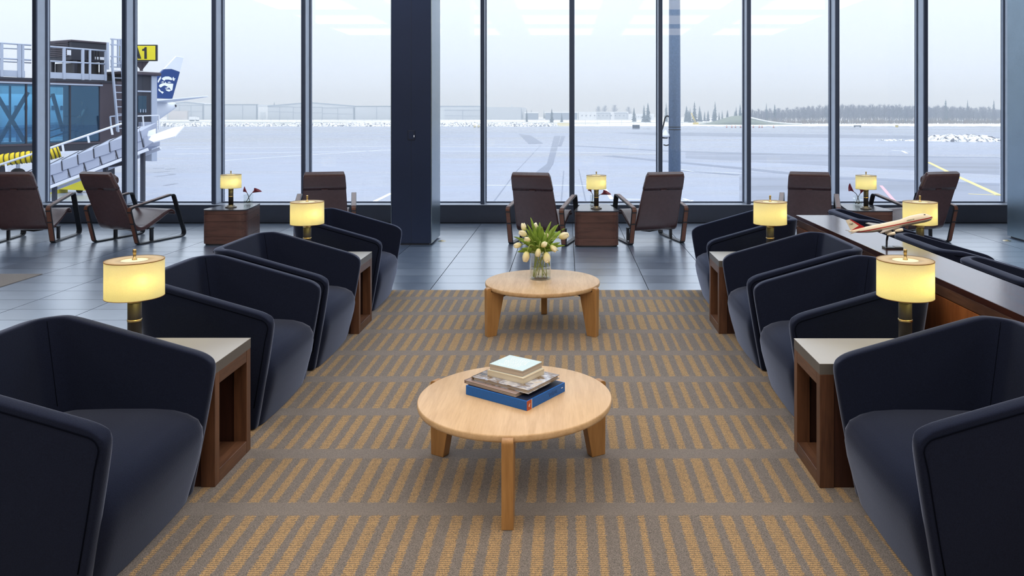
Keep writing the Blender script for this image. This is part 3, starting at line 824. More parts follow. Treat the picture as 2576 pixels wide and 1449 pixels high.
tulips = [ # head cx,cz, depth, tilt direction (x,z), label, leaves [(tip cx,cz,dy,width)]
 (410, 335, .02, (-.3, 1), 'pale tulip bloom highest at the left of the bouquet', [(540, 150, .0, .010), (480, 270, -.02, .009)]),
 (410, 440, -.02, (-.8, .5), 'greenish white tulip just below the highest left bloom', [(240, 490, -.03, .010)]),
 (490, 535, -.05, (-.7, .3), 'small white tulip half hidden inside the left of the bouquet', [(600, 265, -.03, .012)]),
 (310, 645, -.03, (-1, -.15), 'yellow tulip pointing out to the far left', [(305, 770, -.02, .013)]),
 (468, 815, -.09, (-.25, -1), 'cream tulip drooping lowest at the left of the vase', [(430, 560, -.07, .012), (660, 690, -.09, .012)]),
 (620, 340, .04, (.05, 1), 'cream tulip bloom at the upper middle of the bouquet', [(705, 245, .02, .012), (745, 305, -.03, .021)]),
 (688, 742, -.11, (-.1, -.55), 'cream tulip hanging in front of the vase rim', [(780, 560, -.08, .013)]),
 (842, 830, -.09, (.2, -1), 'fringed cream tulip drooping at the right of the vase front', [(895, 1005, -.06, .008), (950, 740, -.06, .009)]),
 (790, 610, -.09, (.4, .3), 'pale tulip at the middle of the bouquet above the hanging one', [(650, 480, -.06, .013)]),
 (960, 690, -.06, (.8, -.7), 'cream tulip leaning out at the lower right', [(1050, 740, -.03, .011), (1170, 665, .0, .010)]),
 (1135, 480, -.02, (.9, .35), 'large full cream tulip at the far right of the bouquet', [(1165, 350, .0, .012), (1050, 285, .03, .012)]),
 (815, 500, .02, (.2, 1), 'green white tulip bud in the middle right behind the leaves', [(915, 230, .02, .010), (1000, 300, .02, .012), (880, 470, .05, .014)]),
]
extra = [(0, 590, 300, .03, .014), (0, 450, 330, -.01, .012), (1, 330, 540, -.05, .013), (1, 560, 400, -.04, .015), (2, 520, 470, -.06, .014), (3, 380, 700, -.05, .014), (3, 400, 540, .02, .014), (4, 600, 620, -.09, .014),
         (5, 660, 300, .02, .015), (5, 700, 480, -.05, .018), (6, 730, 560, -.09, .015), (7, 860, 700, -.09, .012), (8, 840, 420, -.02, .016), (8, 700, 600, -.1, .014), (9, 1000, 600, -.06, .014), (9, 900, 640, -.08, .013), (10, 1080, 600, -.03, .014), (10, 1010, 420, .02, .015), (11, 940, 400, .03, .015), (11, 1000, 520, -.04, .014), (11, 760, 380, .04, .016)]
for k, (cx, cz, dy, tilt, lb, lvs) in enumerate(tulips):
    rt = empty('tulip', (VX, VYY, vz), label=lb, cat='flower', group='tulips in the glass vase')
    d = Vector((tilt[0], -.35 if k % 2 else -.1, tilt[1])).normalized()
    h = V2(cx, cz, dy); hs = .03
    big = 1.42 if k in (4, 7, 10) else 1.0 if k in (2, 8) else 1.22
    base = h-d*.024*big
    a0 = random.uniform(0, 6.28)
    foot = Vector((.055*math.cos(a0), .05*math.sin(a0), .016))
    rim = Vector((-foot.x*.35+base.x*.40, -foot.y*.3+base.y*.35, .205))
    rl = math.hypot(rim.x, rim.y)
    if rl > .060: rim.x *= .060/rl; rim.y *= .060/rl
    up = Vector((base.x*.85-d.x*.05, base.y*.85, max(base.z-d.z*.05, .255)))
    pts = catmull([foot, rim, up, base], 7)
    MB().tube(pts, .0036, 7).build('stem', M['tulip_stem'], rt)
    o = bpy.data.objects.new('bloom', blooms[k % 3]); link(o, rt); o.location = base; o.scale = (big,)*3
    o.rotation_mode = 'QUATERNION'; o.rotation_quaternion = Vector((0, 0, 1)).rotation_difference(d)
    for (tx, tz, tdy, w) in lvs:
        tip = V2(tx, tz, tdy); st = rim*.8+Vector((0, 0, .02)); st.z = .19
        mid = Vector(((st.x+tip.x)*.5*.75, (st.y+tip.y)*.5-.01, max((st.z+tip.z)*.5, st.z)+.035))
        leaf(rt, st, mid, tip, w*1.3)
    for (kk, tx, tz, tdy, w) in extra:
        if kk == k:
            tip = V2(tx, tz, tdy); st = rim*.8; st.z = .19
            leaf(rt, st, Vector(((st.x+tip.x)*.42, (st.y+tip.y)*.5-.015, max((st.z+tip.z)*.5, .2)+.03)), tip, w)

# ------------------------------------------------------------------ console between the two rows
r = empty('console', (2.085, 4.10, 0), label='long low walnut console dividing the two rows of armchairs', cat='console')
Lc = 6.545-1.6; W2 = .157
y0, y1 = -2.5, 6.545-4.10
MB().mm((-W2, y0, .712), (W2, y1, .745)).build('top', M['console_top'], r, .002)
MB().mm((-W2+.012, y0+.01, 0), (W2-.012, y1-.01, .712)).build('carcass', M['walnut'], r)
py_ = [y0+.01, y0+1.55, y0+3.15, y1-.01]
for s in (-1, 1):
    for a, b in zip(py_[:-1], py_[1:]):
        MB().mm((s*(W2-.012), a+.002, .02), (s*(W2-.002), b-.002, .655)).build('panel', M['console_panel'], r, .001)
    MB().mm((s*(W2-.012), y0+.01, .660), (s*(W2-.001), y1-.01, .712)).build('apron_rail', M['walnut_rail'], r, .001)
# ------------------------------------------------------------------ model aeroplane on its stand
pl = empty('model_aeroplane', (2.06, 4.93, .745), label='model jumbo jet in white, red and silver on a slim black stand on the console', cat='model')
bd = empty('aeroplane_body', (0, 0, 0)); bd.parent = pl
ctr = P(2240, 567, 4.90)-Vector((2.06, 4.93, .745))
bd.location = ctr
bd.rotation_euler = (Matrix.Rotation(math.radians(-10), 4, 'Z') @ Matrix.Rotation(math.radians(-13.5), 4, 'Y')).to_euler()
Lp = .510
def fus(t):   # t 0 tail..1 nose -> (zlow, zhigh, halfwidth)
    R = .0235
    if t < .35:
        q = t/.35; lo = -R+ (1-q)**1.6*.034; hi = R-(1-q)**2*.006; w = R*(1-(1-q)**1.8*.9)
    elif t < .86: lo, hi, w = -R, R, R
    else:
        q = (t-.86)/.14; k = math.sqrt(max(0, 1-q**2.2)); lo = -R*k-.004*q; hi = R*k-.004*q; w = R*k
    if t > .62: # hump
        q = min(1, (t-.62)/.12); e_ = 1 if t < .90 else max(0, 1-((t-.90)/.085)**2)
        hi += .0105*q*e_
    return lo, max(hi, lo+.002), max(w, .001)
rows = []
for i in range(41):
    t = i/40; lo, hi, w = fus(t); x = (t-.5)*Lp
    rows.append([Vector((x, w*math.cos(a), (lo+hi)/2+(hi-lo)/2*math.sin(a))) for a in (2*PI*k/18 for k in range(18))])
MB().loft(rows).build('fuselage', M['model_livery'], bd)
def wingpart(name, pts, th, mt, parent):
    """pts: planform corners (x,y,z); thickness th"""
    n = len(pts); vs = [Vector(p)+Vector((0, 0, th/2)) for p in pts]+[Vector(p)-Vector((0, 0, th/2)) for p in pts]
    mb = MB(); mb.add(vs, [tuple(range(n)), tuple(range(2*n-1, n-1, -1))]+[(k, k+n, (k+1) % n+n, (k+1) % n) for k in range(n)])
    return mb.build(name, mt, parent, th*.3)
for s in (-1, 1):
    wingpart('wing', [(.065, s*.016, -.016), (-.020, s*.11, -.006), (-.088, s*.212, .006), (-.110, s*.212, .006), (-.072, s*.10, -.006), (-.060, s*.016, -.016)], .006, M['model_silver'], bd)
    wingpart('tailplane', [(-.185, s*.008, .008), (-.246, s*.078, .013), (-.262, s*.078, .013), (-.232, s*.008, .008)], .003, M['model_silver'], bd)
    for (ex_, ey_) in ((.028, .078), (-.032, .138)):
        o = MB().lathe([(.0045, -.026), (.0085, -.012), (.0105, .008), (.0098, .022), (.008, .022), (.0075, .010), (.0, .008)], 16, (0, 0, 0), axis='X').build('engine', M['model_white'], bd)
        o.location = (ex_, s*ey_, -.026)
        MB().mm((ex_-.035, s*ey_-.001, -.020), (ex_+.005, s*ey_+.001, -.008)).build('pylon', M['model_silver'], bd)
fin = [(-.160, .020), (-.232, .088), (-.256, .088), (-.240, .018)]
MB().prism(fin, .004, 'Y', -.002).build('tail_fin', M['model_white'], bd, .001)
MB().prism([(-.150, .0205), (-.224, .088), (-.232, .088), (-.186, .038), (-.236, .0195), (-.240, .018)], .0052, 'Y', -.0026).build('fin_stripe', M['model_red'], bd)
for s in (-1,):
    text('747', .016, 'model_black', bd, (-.228, -.0030, .056), (PI/2, 0, 0))
    text('BOEING 747', .0085, 'model_black', bd, (.120, -.0238, .0125), (PI/2-.12, 0, 0))
MB().mm((.205, -.0155, .0215), (.214, .0155, .0275)).build('cockpit_window', M['model_black'], bd)
base = [(-.052, -.035), (.060, -.030), (.060, .030), (-.052, .035)]
MB().prism(base, .012, 'Z', 0).build('stand_base', M['stand_black'], pl, .003)
p0 = Vector((-.035, 0, .012)); p1 = Vector((-.033, 0, .052)); p2 = ctr+Vector((-.01, 0, -.022))
MB().bar(p0, p1, .012, .008).build('stand_post', M['stand_black'], pl)
MB().bar(p1, p2, .012, .006).build('stand_arm', M['stand_black'], pl)
MB().mm((.012, -.024, .012), (.052, .024, .0135)).build('name_plate', M['lamp_base_metal'], pl)

# ------------------------------------------------------------------ leather lounge chairs at the window
def make_lounge():
    r = empty('lounge_chair')      # faces +y; origin between the rear feet
    path = catmull([(-.285, .885), (-.235, .78), (-.165, .64), (-.075, .44), (.005, .27), (.055, .205), (.125, .178), (.22, .195), (.38, .262), (.51, .325), (.585, .352), (.635, .338), (.658, .295)], 3)
    n = len(path); rings = []
    for i, p in enumerate(path):
        t = (path[min(i+1, n-1)]-path[max(i-1, 0)]).normalized(); nn = Vector((-t.y, t.x))   # normal in (y,z)
        q = i/(n-1); w = .232+.045*min(1, q/.42)
        th = .026 if q < .7 else .026-(q-.7)/.3*.017
        if i == 0: w -= .014; th *= .6
        sec = round_poly([(-w, -th), (w, -th), (w, th), (-w, th)], .016 if th > .02 else .006, 3)
        rings.append([Vector((a, p.x+nn.x*b, p.y+nn.y*b)) for a, b in sec])
    MB().loft(rings).build('seat_shell', M['brown_leather'], r)
    # flap folded over the head of the back, with its tab
    rings = []
    for i, p in enumerate(path[:6]):
        t = (path[i+1]-path[max(i-1, 0)]).normalized(); nn = Vector((-t.y, t.x)); q = i/(n-1); w = .232+.045*min(1, q/.42)+.004
        th = .0295
        if i == 0: w -= .012; p = p+(-t)*.006
        sec = round_poly([(-w, -th), (w, -th), (w, th), (-w, th)], .017, 3)
        rings.append([Vector((a, p.x+nn.x*b, p.y+nn.y*b)) for a, b in sec])
    MB().loft(rings).build('head_flap', M['brown_leather'], r)
    p = path[5]; t = (path[6]-path[4]).normalized(); nn = Vector((-t.y, t.x))
    q_ = p-nn*0+0*t
    for sgn in (1, -1):
        pp = p+nn*.031*sgn
        if pp.x < p.x: bk = pp
    MB().box((0, bk.x, bk.y), (.075, .006, .022), rot=Matrix.Rotation(.45, 3, 'X')).build('tab', M['brown_leather'], r, .003)
    # head cushion on the sitter's side
    rings = []
    for i in range(9):
        xx = -.20+.40*i/8; k = math.sqrt(max(.05, 1-(abs(xx)/.21)**6))
        rings.append([Vector((xx, -.205+.052*k*math.cos(a)*.75+.045, .80+.075*k*math.sin(a)+.052*k*.3*math.cos(a)*-.6)) for a in (2*PI*j/12 for j in range(12))])
    MB().loft(rings).build('head_cushion', M['brown_leather'], r)
    # flat steel loops
    loop = [(0, .009), (.765, .009), (.560, .567), (-.122, .457)]
    pl_ = round_poly(loop, [.045, .060, .045, .040], 6)
    m_ = len(pl_)
    def sweep(pts, w, th, off, closed):
        rr = []; k = len(pts)
        for i, p in enumerate(pts):
            a = pts[i-1] if (closed or i > 0) else p; b = pts[(i+1) % k] if (closed or i < k-1) else p
            t = (b-a).normalized(); nn = Vector((t.y, -t.x))
            c = p+nn*off
            rr.append([Vector((sx_*w/2, c.x+nn.x*h, c.y+nn.y*h)) for sx_, h in ((-1, -th/2), (1, -th/2), (1, th/2), (-1, th/2))])
        return rr
    for s in (-1, 1):
        g = MB().loft(sweep(pl_, .062, .017, 0, True), closed=True, smooth=False)
        o = g.build('side_frame', M['black_steel'], r, .002); o.location.x = s*.335
        # leather strap over the rear upright and the arm
        arm = [Vector(p) for p in round_poly([(.50, .561), (-.122, .457), (-.004, .03)], .040, 6, closed=False)]
        g = MB().loft(sweep(arm, .048, .005, -.0095, False), smooth=False)
        g2 = MB().loft(sweep(arm, .048, .005, .0095, False), smooth=False)
        # keep the one that lies outside (above the arm)
        za = sum(v[2] for v in g.v)/len(g.v); zb = sum(v[2] for v in g2.v)/len(g2.v)
        strap = (g if za > zb else g2).build('arm_strap', M['tan_leather'], r); strap.location.x = s*.335
        for q in (.10, .42):
            c = Vector((-.122, .457)).lerp(Vector((0, .007)), q)
            dd = (Vector((0, .007))-Vector((-.122, .457))).normalized(); nn = Vector((-dd.y, dd.x)); nn = nn if nn.x < 0 else -nn
            c = c+nn*.011
            o = MB().box((0, c.x, c.y), (.062, .010, .012), rot=Matrix.Rotation(.26, 3, 'X')).build('strap_band', M['black_steel'], strap)
        MB().mm((s*.335-s*.065, .245, .014), (s*.335-s*.035, .285, .172)).build('support_post', M['black_steel'], r, .003)
        MB().mm((s*.300, .235, .160), (s*.215, .295, .174)).build('support_plate', M['black_steel'], r, .003)
    MB().tube([(-.235, .26, .160), (-.16, .26, .158), (-.10, .26, .135), (0, .26, .122), (.10, .26, .135), (.16, .26, .158), (.235, .26, .160)], .011, 8).build('cross_tube', M['black_steel'], r)
    return r
lounge = make_lounge()
lounge_spots = [(-6.665, 9.55, 10, 'brown leather lounge chair cut by the left edge of the picture'),
                (-5.527, 9.55, -17, 'brown leather lounge chair beside the left window cabinet, seen from behind at an angle'),
                (-2.955, 9.55, 15, 'brown leather lounge chair behind the far left lamp, beside the dark column'),
                (-.355, 9.445, -14, 'brown leather lounge chair left of the middle window cabinet, behind the tulips'),
                (1.107, 9.53, 14.5, 'brown leather lounge chair right of the middle window cabinet, before the light pole'),
                (2.974, 9.546, -17, 'brown leather lounge chair left of the right window cabinet'),
                (4.417, 9.57, 15, 'brown leather lounge chair right of the right window cabinet, behind the console lamp')]
for i, (x, y, a, lb) in enumerate(lounge_spots):
    o = lounge if i == 0 else copy_tree(lounge)
    o.location = (x, y, 0); o.rotation_euler = (0, 0, math.radians(a)); tag(o, lb, 'lounge chair', 'leather window lounge chairs')

# ------------------------------------------------------------------ wedge cabinets at the window
def make_cabinet():
    r = empty('window_cabinet')      # front edge at y=0, back at y=.70
    def pl_(ins=0.0):
        return round_poly([(-.278+ins, ins), (.278-ins, ins), (.176-ins, .70-ins), (-.176+ins, .70-ins)], [.10, .10, .05, .05], 8)
    MB().prism(pl_(.012), .02, 'Z', 0).build('plinth', M['black_steel'], r)
    for nm, a, b in (('drawer', .02, .104), ('drawer', .107, .288), ('drawer', .291, .374), ('drawer', .377, .418)):
        MB().prism(pl_(.0), b-a, 'Z', a).build(nm, M['cabinet_wood'], r)
    MB().prism(pl_(.004), .405, 'Z', .02).build('carcass', M['black_steel'], r)
    MB().prism(pl_(-.002), .013, 'Z', .420).build('cabinet_top', M['cabinet_top'], r)
    MB().box((.240, .44, .315), (.006, .035, .022), rz=.144).build('lock', M['chrome_edge'], r)
    return r
cab = make_cabinet()
for i, (x, y, a, lb) in enumerate([(-4.15, 9.42, 0, 'wedge shaped walnut cabinet under the left window lamp'), (.362, 9.30, 0, 'wedge shaped walnut cabinet between the two middle lounge chairs'), (3.66, 9.32, -2, 'wedge shaped walnut cabinet under the right window lamp')]):
    o = cab if i == 0 else copy_tree(cab)
    o.location = (x, y, 0); o.rotation_euler = (0, 0, math.radians(a)); tag(o, lb, 'cabinet', 'wedge cabinets by the window')
# small glass with two dark calla lilies on each
def calla(parent, base, mid, tip, d, sc=1.0):
    pts = catmull([base, mid, tip], 7); MB().tube(pts, .004, 6).build('stem', M['calla_stem'], parent)
    rows = []; d = Vector(d).normalized(); q = Vector((0, 0, 1)).rotation_difference(d)
    for i in range(8):
        t = i/7; rr = (.006+.024*t**1.4)*sc; row = []
        for k in range(14):
            a = 2*PI*k/14; lip = t*t*.030*(math.cos(a)+.4)*sc
            row.append(Vector(tip)+q @ Vector((rr*math.cos(a)*(1+.25*t), rr*math.sin(a), .055*t*sc+lip)))
        rows.append(row)
    MB().loft(rows, cap=False).build('flower', M['calla_flower'], parent)
def make_calla(variant):
    r = empty('bud_vase')
    hw, hh = .047, .128
    for nm, a, b in (('glass', 0, 0),):
        g = MB(); o_ = round_poly([(-hw, -hw), (hw, -hw), (hw, hw), (-hw, hw)], .008, 3); i_ = round_poly([(-hw+.004, -hw+.004), (hw-.004, -hw+.004), (hw-.004, hw-.004), (-hw+.004, hw-.004)], .006, 3)
        rg = [[Vector((p.x, p.y, z)) for p in pp] for pp, z in ((o_, 0), (o_, hh), (i_, hh), (i_, .012))]
        g.loft(rg, smooth=False).build('glass', M['clear_glass'], r)
    MB().mm((-hw+.0045, -hw+.0045, .0125), (hw-.0045, hw-.0045, .050)).build('water', M['vase_water'], r)
    g = MB()
    random.seed(5)
    for k in range(9): g.sphere((random.uniform(-.028, .028), random.uniform(-.028, .028), .022+.008*random.random()), .010, 8, 5, (1, 1, .7))
    o = g.build('pebbles', M['black_pebble'], r); o['kind'] = 'stuff'
    f1 = empty('calla_lily'); f1.parent = r
    if variant == 0:
        c_ = [((-.030, 0, .025), (.02, 0, .11), (.055, 0, .150), (1, -.1, .45), 1.15), ((.012, .01, .025), (-.0, 0, .10), (-.022, 0, .150), (-.6, -.2, .8), .8)]
    elif variant == 1:
        c_ = [((-.02, 0, .025), (-.01, 0, .12), (-.03, 0, .165), (-.3, -.4, .8), .9), ((.02, 0, .025), (.07, .0, .12), (.10, 0, .135), (1, -.3, .35), 1.2)]
    else:
        c_ = [((.025, 0, .025), (-.01, 0, .13), (-.055, 0, .175), (-.7, -.1, .7), 1.1), ((-.02, 0, .025), (.01, 0, .11), (.035, 0, .150), (.5, -.2, .9), .95)]
    bpy.data.objects.remove(f1)
    return r, c_
for (x, y, v_, lb, l2) in ((-4.09, 10.02, 0, 'small square glass vase on the left window cabinet', 'left window vase'), (.345, 9.93, 1, 'small square glass vase half behind the middle window lamp', 'middle window vase'), (3.70, 9.90, 2, 'small square glass vase on the right window cabinet', 'right window vase')):
    r, cs = make_calla(v_); r.location = (x, y, .433); tag(r, lb, 'vase', 'small glass vases at the window')
    for k, c_ in enumerate(cs):
        lr = empty('calla_lily', (x, y, .433), label='%s dark red calla lily in the %s' % (('wider right' if c_[2][0] > 0 else 'smaller left') if True else '', l2), cat='flower', group='dark calla lilies')
        calla(lr, *c_)

# ================================================================== OUTSIDE: the apron and what stands beyond the glass
ZA = -4.5
def G(px, py, z=0.0):
    Y = (CAMH-ZA)*FOC/(py-VPY); return Vector(((px-VPX)*Y/FOC, Y, ZA+z))
ap = MB().mm((-420, 13.5, ZA-.4), (420, 372, ZA)).build('apron', M['wet_apron']); ap['kind'] = 'structure'
def strip(name, pts, w, mt, z=.012):
    """painted line or sealed strip on the apron through ground points (pixel coordinates of the survey), w metres wide"""
    q = [G(*p) for p in pts]; vs = []; n = len(q)
    for i, p in enumerate(q):
        d = (q[min(i+1, n-1)]-q[max(i-1, 0)]).normalized(); s = Vector((-d.y, d.x, 0))*w/2
        vs += [p+s+Vector((0, 0, z)), p-s+Vector((0, 0, z))]
    vs += [v_-Vector((0, 0, z+.02)) for v_ in vs]; m_ = 2*n
    fs = [(2*i, 2*i+1, 2*i+3, 2*i+2) for i in range(n-1)]+[(2*i, 2*i+2, 2*i+2+m_, 2*i+m_) for i in range(n-1)]+[(2*i+1, 2*i+1+m_, 2*i+3+m_, 2*i+3) for i in range(n-1)]
    return MB().add(vs, fs).build(name, mt, ap)
def patch(name, pts, mt, z=.006):
    q = [G(*p, z) for p in pts]; n = len(q); q += [p-Vector((0, 0, z+.02)) for p in q]
    return MB().add(q, [tuple(range(n))]+[(k, k+n, (k+1) % n+n, (k+1) % n) for k in range(n)]).build(name, mt, ap)
for pts, w, mt in (([(440, 374), (985, 368), (1440, 372)], .32, 'road_paint'), ([(440, 388), (985, 379), (1440, 383), (1660, 386)], .30, 'road_paint'),
                   ([(560, 404), (985, 376)], .22, 'road_paint'), ([(940, 508), (985, 486)], .32, 'road_paint'), ([(1216, 466), (1440, 466), (1520, 470)], .18, 'road_paint'),
                   ([(1516, 468), (1540, 502)], .28, 'road_paint'), ([(1540, 501), (1640, 502), (1745, 505)], .2, 'road_paint'), ([(1720, 500), (1740, 507)], .25, 'road_paint'),
                   ([(2335, 408), (2400, 440), (2515, 492)], .42, 'yellow_paint'), ([(2216, 467), (2250, 506)], .26, 'red_paint'), ([(2436, 488), (2515, 491)], .22, 'yellow_paint'),
                   ([(2242, 378), (2290, 381)], .35, 'road_paint'), ([(2268, 379), (2282, 386)], .4, 'road_paint'), ([(2340, 508), (2515, 509)], .2, 'road_paint'),
                   ([(1700, 424), (1745, 432), (1870, 436)], .16, 'road_paint')):
    strip('painted_line', pts, w, M[mt])
for pts, w in (([(1445, 367), (1660, 379), (1900, 388), (2515, 397)], 2.2), ([(1530, 392), (1700, 408), (1870, 424), (2100, 448), (2515, 464)], 2.0), ([(1700, 428), (1860, 440)], 1.2)):
    strip('sealed_strip', pts, w, M['asphalt_patch'], .008)
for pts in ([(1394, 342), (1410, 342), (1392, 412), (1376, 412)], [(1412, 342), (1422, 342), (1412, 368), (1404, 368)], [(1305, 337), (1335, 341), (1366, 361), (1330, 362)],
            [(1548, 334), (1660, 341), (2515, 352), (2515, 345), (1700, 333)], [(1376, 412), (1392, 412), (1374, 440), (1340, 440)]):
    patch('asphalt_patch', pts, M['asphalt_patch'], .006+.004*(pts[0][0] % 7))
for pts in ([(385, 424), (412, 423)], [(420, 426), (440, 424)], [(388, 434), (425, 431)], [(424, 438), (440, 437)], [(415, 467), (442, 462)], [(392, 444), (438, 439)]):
    strip('painted_reflection', pts, .45, M['reflection_dark'], .006)  # dark strips painted in as reflections on the wet apron
for pts in ([(1360, 366), (1300, 430)], [(1300, 430), (1240, 510)], [(1456, 425), (1474, 508)], [(1418, 430), (1412, 510)]):
    strip('joint', pts, .10, M['asphalt_patch'], .007)
# winter haze over the airfield
hm = bpy.data.materials.new('haze'); hm.use_nodes = True; hn = hm.node_tree.nodes; hn.clear()
ho = hn.new('ShaderNodeOutputMaterial'); hv = hn.new('ShaderNodeVolumeScatter'); hv.inputs['Color'].default_value = (.74, .87, 1, 1); hv.inputs['Density'].default_value = .0016
hm.node_tree.links.new(hv.outputs[0], ho.inputs['Volume'])
hz_ = MB().mm((-700, 90, ZA-.2), (700, 1320, 30)).build('haze', hm); hz_['kind'] = 'stuff'; tag(hz_, 'pale winter haze over the airfield', 'haze')
for pts in ([(1860, 432), (2515, 462), (2515, 512), (1860, 512)], [(1725, 380), (2515, 400), (2515, 440), (1725, 398)]):
    patch('asphalt_patch', pts, M['asphalt_old'], .004)
# snow beyond the apron
sf = MB().mm((-620, 368, ZA-.4), (620, 1300, ZA+.05)).build('snow_field', M['snow_field_mix']); sf['kind'] = 'structure'
random.seed(21)
def lumps(name, x0, x1, y0, y1, n, h0, h1, mt, label, cat):
    mb = MB()
    for _ in range(n):
        x = random.uniform(x0, x1); y = random.uniform(y0, y1); h = random.uniform(h0, h1); rr = h*random.uniform(1.2, 3.2)
        k = 7; top = Vector((x+random.uniform(-.3, .3)*rr, y, ZA+h))
        ring = [Vector((x+rr*(.7+.6*random.random())*math.cos(2*PI*j/k), y+.6*rr*math.sin(2*PI*j/k), ZA-.05)) for j in range(k)]
        ring2 = [r_.lerp(top, .55)+Vector((0, 0, h*.25*random.random())) for r_ in ring]
        mb.add(ring+ring2+[top], [(j, (j+1) % k, k+(j+1) % k, k+j) for j in range(k)]+[(k+j, k+(j+1) % k, 2*k) for j in range(k)], True)
    o = mb.build(name, M[mt]); tag(o, label, cat, kind='stuff'); return o
lumps('snow_bank', -230, -8, 362, 384, 420, .5, 2.0, 'dirty_snow', 'long ploughed snow bank along the far edge of the apron, left of the pole', 'snow')
lumps('snow_bank', -8, 330, 366, 382, 260, .25, .7, 'snow', 'low white snow bank along the far edge of the apron, right half', 'snow')
lumps('snow_pile', *[v_ for v_ in (G(2330, 352).x, G(2430, 352).x)], 168, 176, 90, .4, 1.5, 'dirty_snow', 'tall lumpy pile of dirty snow on the apron at the right', 'snow')
lumps('snow_pile', *[v_ for v_ in (G(2430, 352).x, G(2525, 352).x)], 168, 174, 70, .2, .7, 'dirty_snow', 'low tail of the dirty snow pile at the right edge', 'snow')
lumps('snow_pile', *[v_ for v_ in (G(2190, 352).x, G(2300, 352).x)], 170, 176, 26, .15, .4, 'dirty_snow', 'thin scattered snow clods on the apron left of the tall pile', 'snow')
# grass strips showing through the snow
for k, (x0, x1, y, w) in enumerate(((-400, -120, 415, 14), (-330, -150, 520, 16), (-190, 20, 455, 10))):
    o = MB().mm((x0, y, ZA), (x1, y+w, ZA+.09)).build('grass_strip', M['mound_grass'], sf)
# hangars
HY = 740
def hx(px): return (px-VPX)*HY/FOC
def hz(py): return CAMH-(py-VPY)*HY/FOC
def hangar(px0, px1, ytop, label, apex=None, doors=(), wall='hangar_wall', depth=60, trim=True, base=None, band=None, name='hangar'):
    cx = hx((px0+px1)/2); r = empty(name, (cx, HY, ZA), label=label, cat='building')
    a, b = hx(px0)-cx, hx(px1)-cx; zt = hz(ytop)-ZA
    poly = [(a, 0), (b, 0), (b, zt)]+([(hx(apex[0])-cx, hz(apex[1])-ZA)] if apex else [])+[(a, zt)]
    MB().prism(poly, depth, 'Y', 0).build('wall', M[wall], r)
    if trim:
        if apex:
            ax_, az = hx(apex[0])-cx, hz(apex[1])-ZA
            MB().bar((a-.4, -.3, zt), (ax_, -.3, az), 1.0, .7, (0, 1, 0)).build('roof_edge', M['hangar_trim'], r)
            MB().bar((ax_, -.3, az), (b+.4, -.3, zt), 1.0, .7, (0, 1, 0)).build('roof_edge', M['hangar_trim'], r)
        else: MB().mm((a-.4, -.5, zt-.4), (b+.4, .5, zt+.4)).build('roof_edge', M['hangar_trim'], r)
        MB().mm((b-1.2, -.5, 0), (b, 0, zt)).build('corner_post', M['hangar_trim'], r)
    for (d0, d1, y0_, low) in doors:
        x0, x1 = hx(d0)-cx, hx(d1)-cx; z1 = hz(y0_)-ZA
        d = MB().mm((x0+.25, -.35, 0), (x1-.25, 0, z1)).build('door', M['hangar_side'], r)
        MB().mm((x0, -.5, z1), (x1, -.1, z1+.5)).build('door_track', M['hangar_trim'], r)
        MB().mm((x1-.25, -.5, 0), (x1+.25, -.1, z1)).build('door_post', M['hangar_trim'], r)
        if low: MB().mm((x0+.25, -.42, hz(low)-ZA-.2), (x1-.25, -.3, hz(low)-ZA+.2)).build('door_seam', M['hangar_trim'], r)
    return r
r = hangar(420, 513, 262, 'pale gabled hangar at the far left beside the aircraft tail', (467, 257), [(425, 452, 265, 279), (452, 481, 266, 280), (481, 511, 266, 281)])
MB().mm((hx(428)-hx(466.5), -3, 0), (hx(474)-hx(466.5), -.6, hz(279)-ZA)).build('annex', M['hangar_brick'], r, label='low pinkish annex wall')
hangar(513.5, 648, 263, 'long flat roofed pale hangar right of the gabled hangar', None, [(560, 611, 264.5, None), (611, 646, 264.5, None)])
r = hangar(649, 674, 269, 'small white building between two hangars', None, [], 'hangar_white', 30, False, name='building')
MB().mm((-2.5, -.3, 0), (2.5, 0, 7)).build('door', M['hangar_wall'], r)
hangar(674.5, 892, 267, 'wide gabled hangar left of the dark column', (778, 258), [(674, 704, 269.5, 281), (704, 738, 269.5, 282), (738, 811, 270.5, 284), (811, 850, 272, 286), (850, 891, 272, 287)])
hangar(893, 1212, 267.3, 'longest flat roofed pale hangar running behind the dark column', None, [(893, 948, 268.5, None), (948, 1000, 268.5, None), (1118, 1164, 278, 291), (1164, 1210, 278, 292)])
r = hangar(1214, 1312, 269.5, 'plain grey end block of the hangar row', None, [], 'hangar_side', 90, False)
MB().mm((hx(1311)-hx(1263), -.5, 0), (hx(1312.5)-hx(1263), 0, hz(273)-ZA)).build('corner_post', M['hangar_trim'], r)
MB().mm((hx(1285)-hx(1263), 10, hz(269.5)-ZA), (hx(1287.5)-hx(1263), 12, hz(264)-ZA)).build('vent', M['hangar_white'], r)
r = hangar(1455, 1581, 281, 'long white industrial building with two door bays in the far middle', None, [(1500, 1535, 285, None), (1545, 1578, 285, None)], 'hangar_white', 40, False, name='industrial_building')
for k in range(11): MB().mm((hx(1463+10.5*k)-hx(1518), -.6, hz(292)-ZA), (hx(1465.5+10.5*k)-hx(1518), -.2, hz(289.5)-ZA)).build('window', M['window_dark'], r)
r = hangar(1581.5, 1645, 286.5, 'lower white wing of the industrial building, left of the pole', None, [], 'hangar_white', 40, False, name='industrial_building')
for k in range(8): MB().mm((hx(1593+6.2*k)-hx(1613), -.6, hz(295)-ZA), (hx(1595+6.2*k)-hx(1613), -.2, hz(293)-ZA)).build('window', M['window_dark'], r)
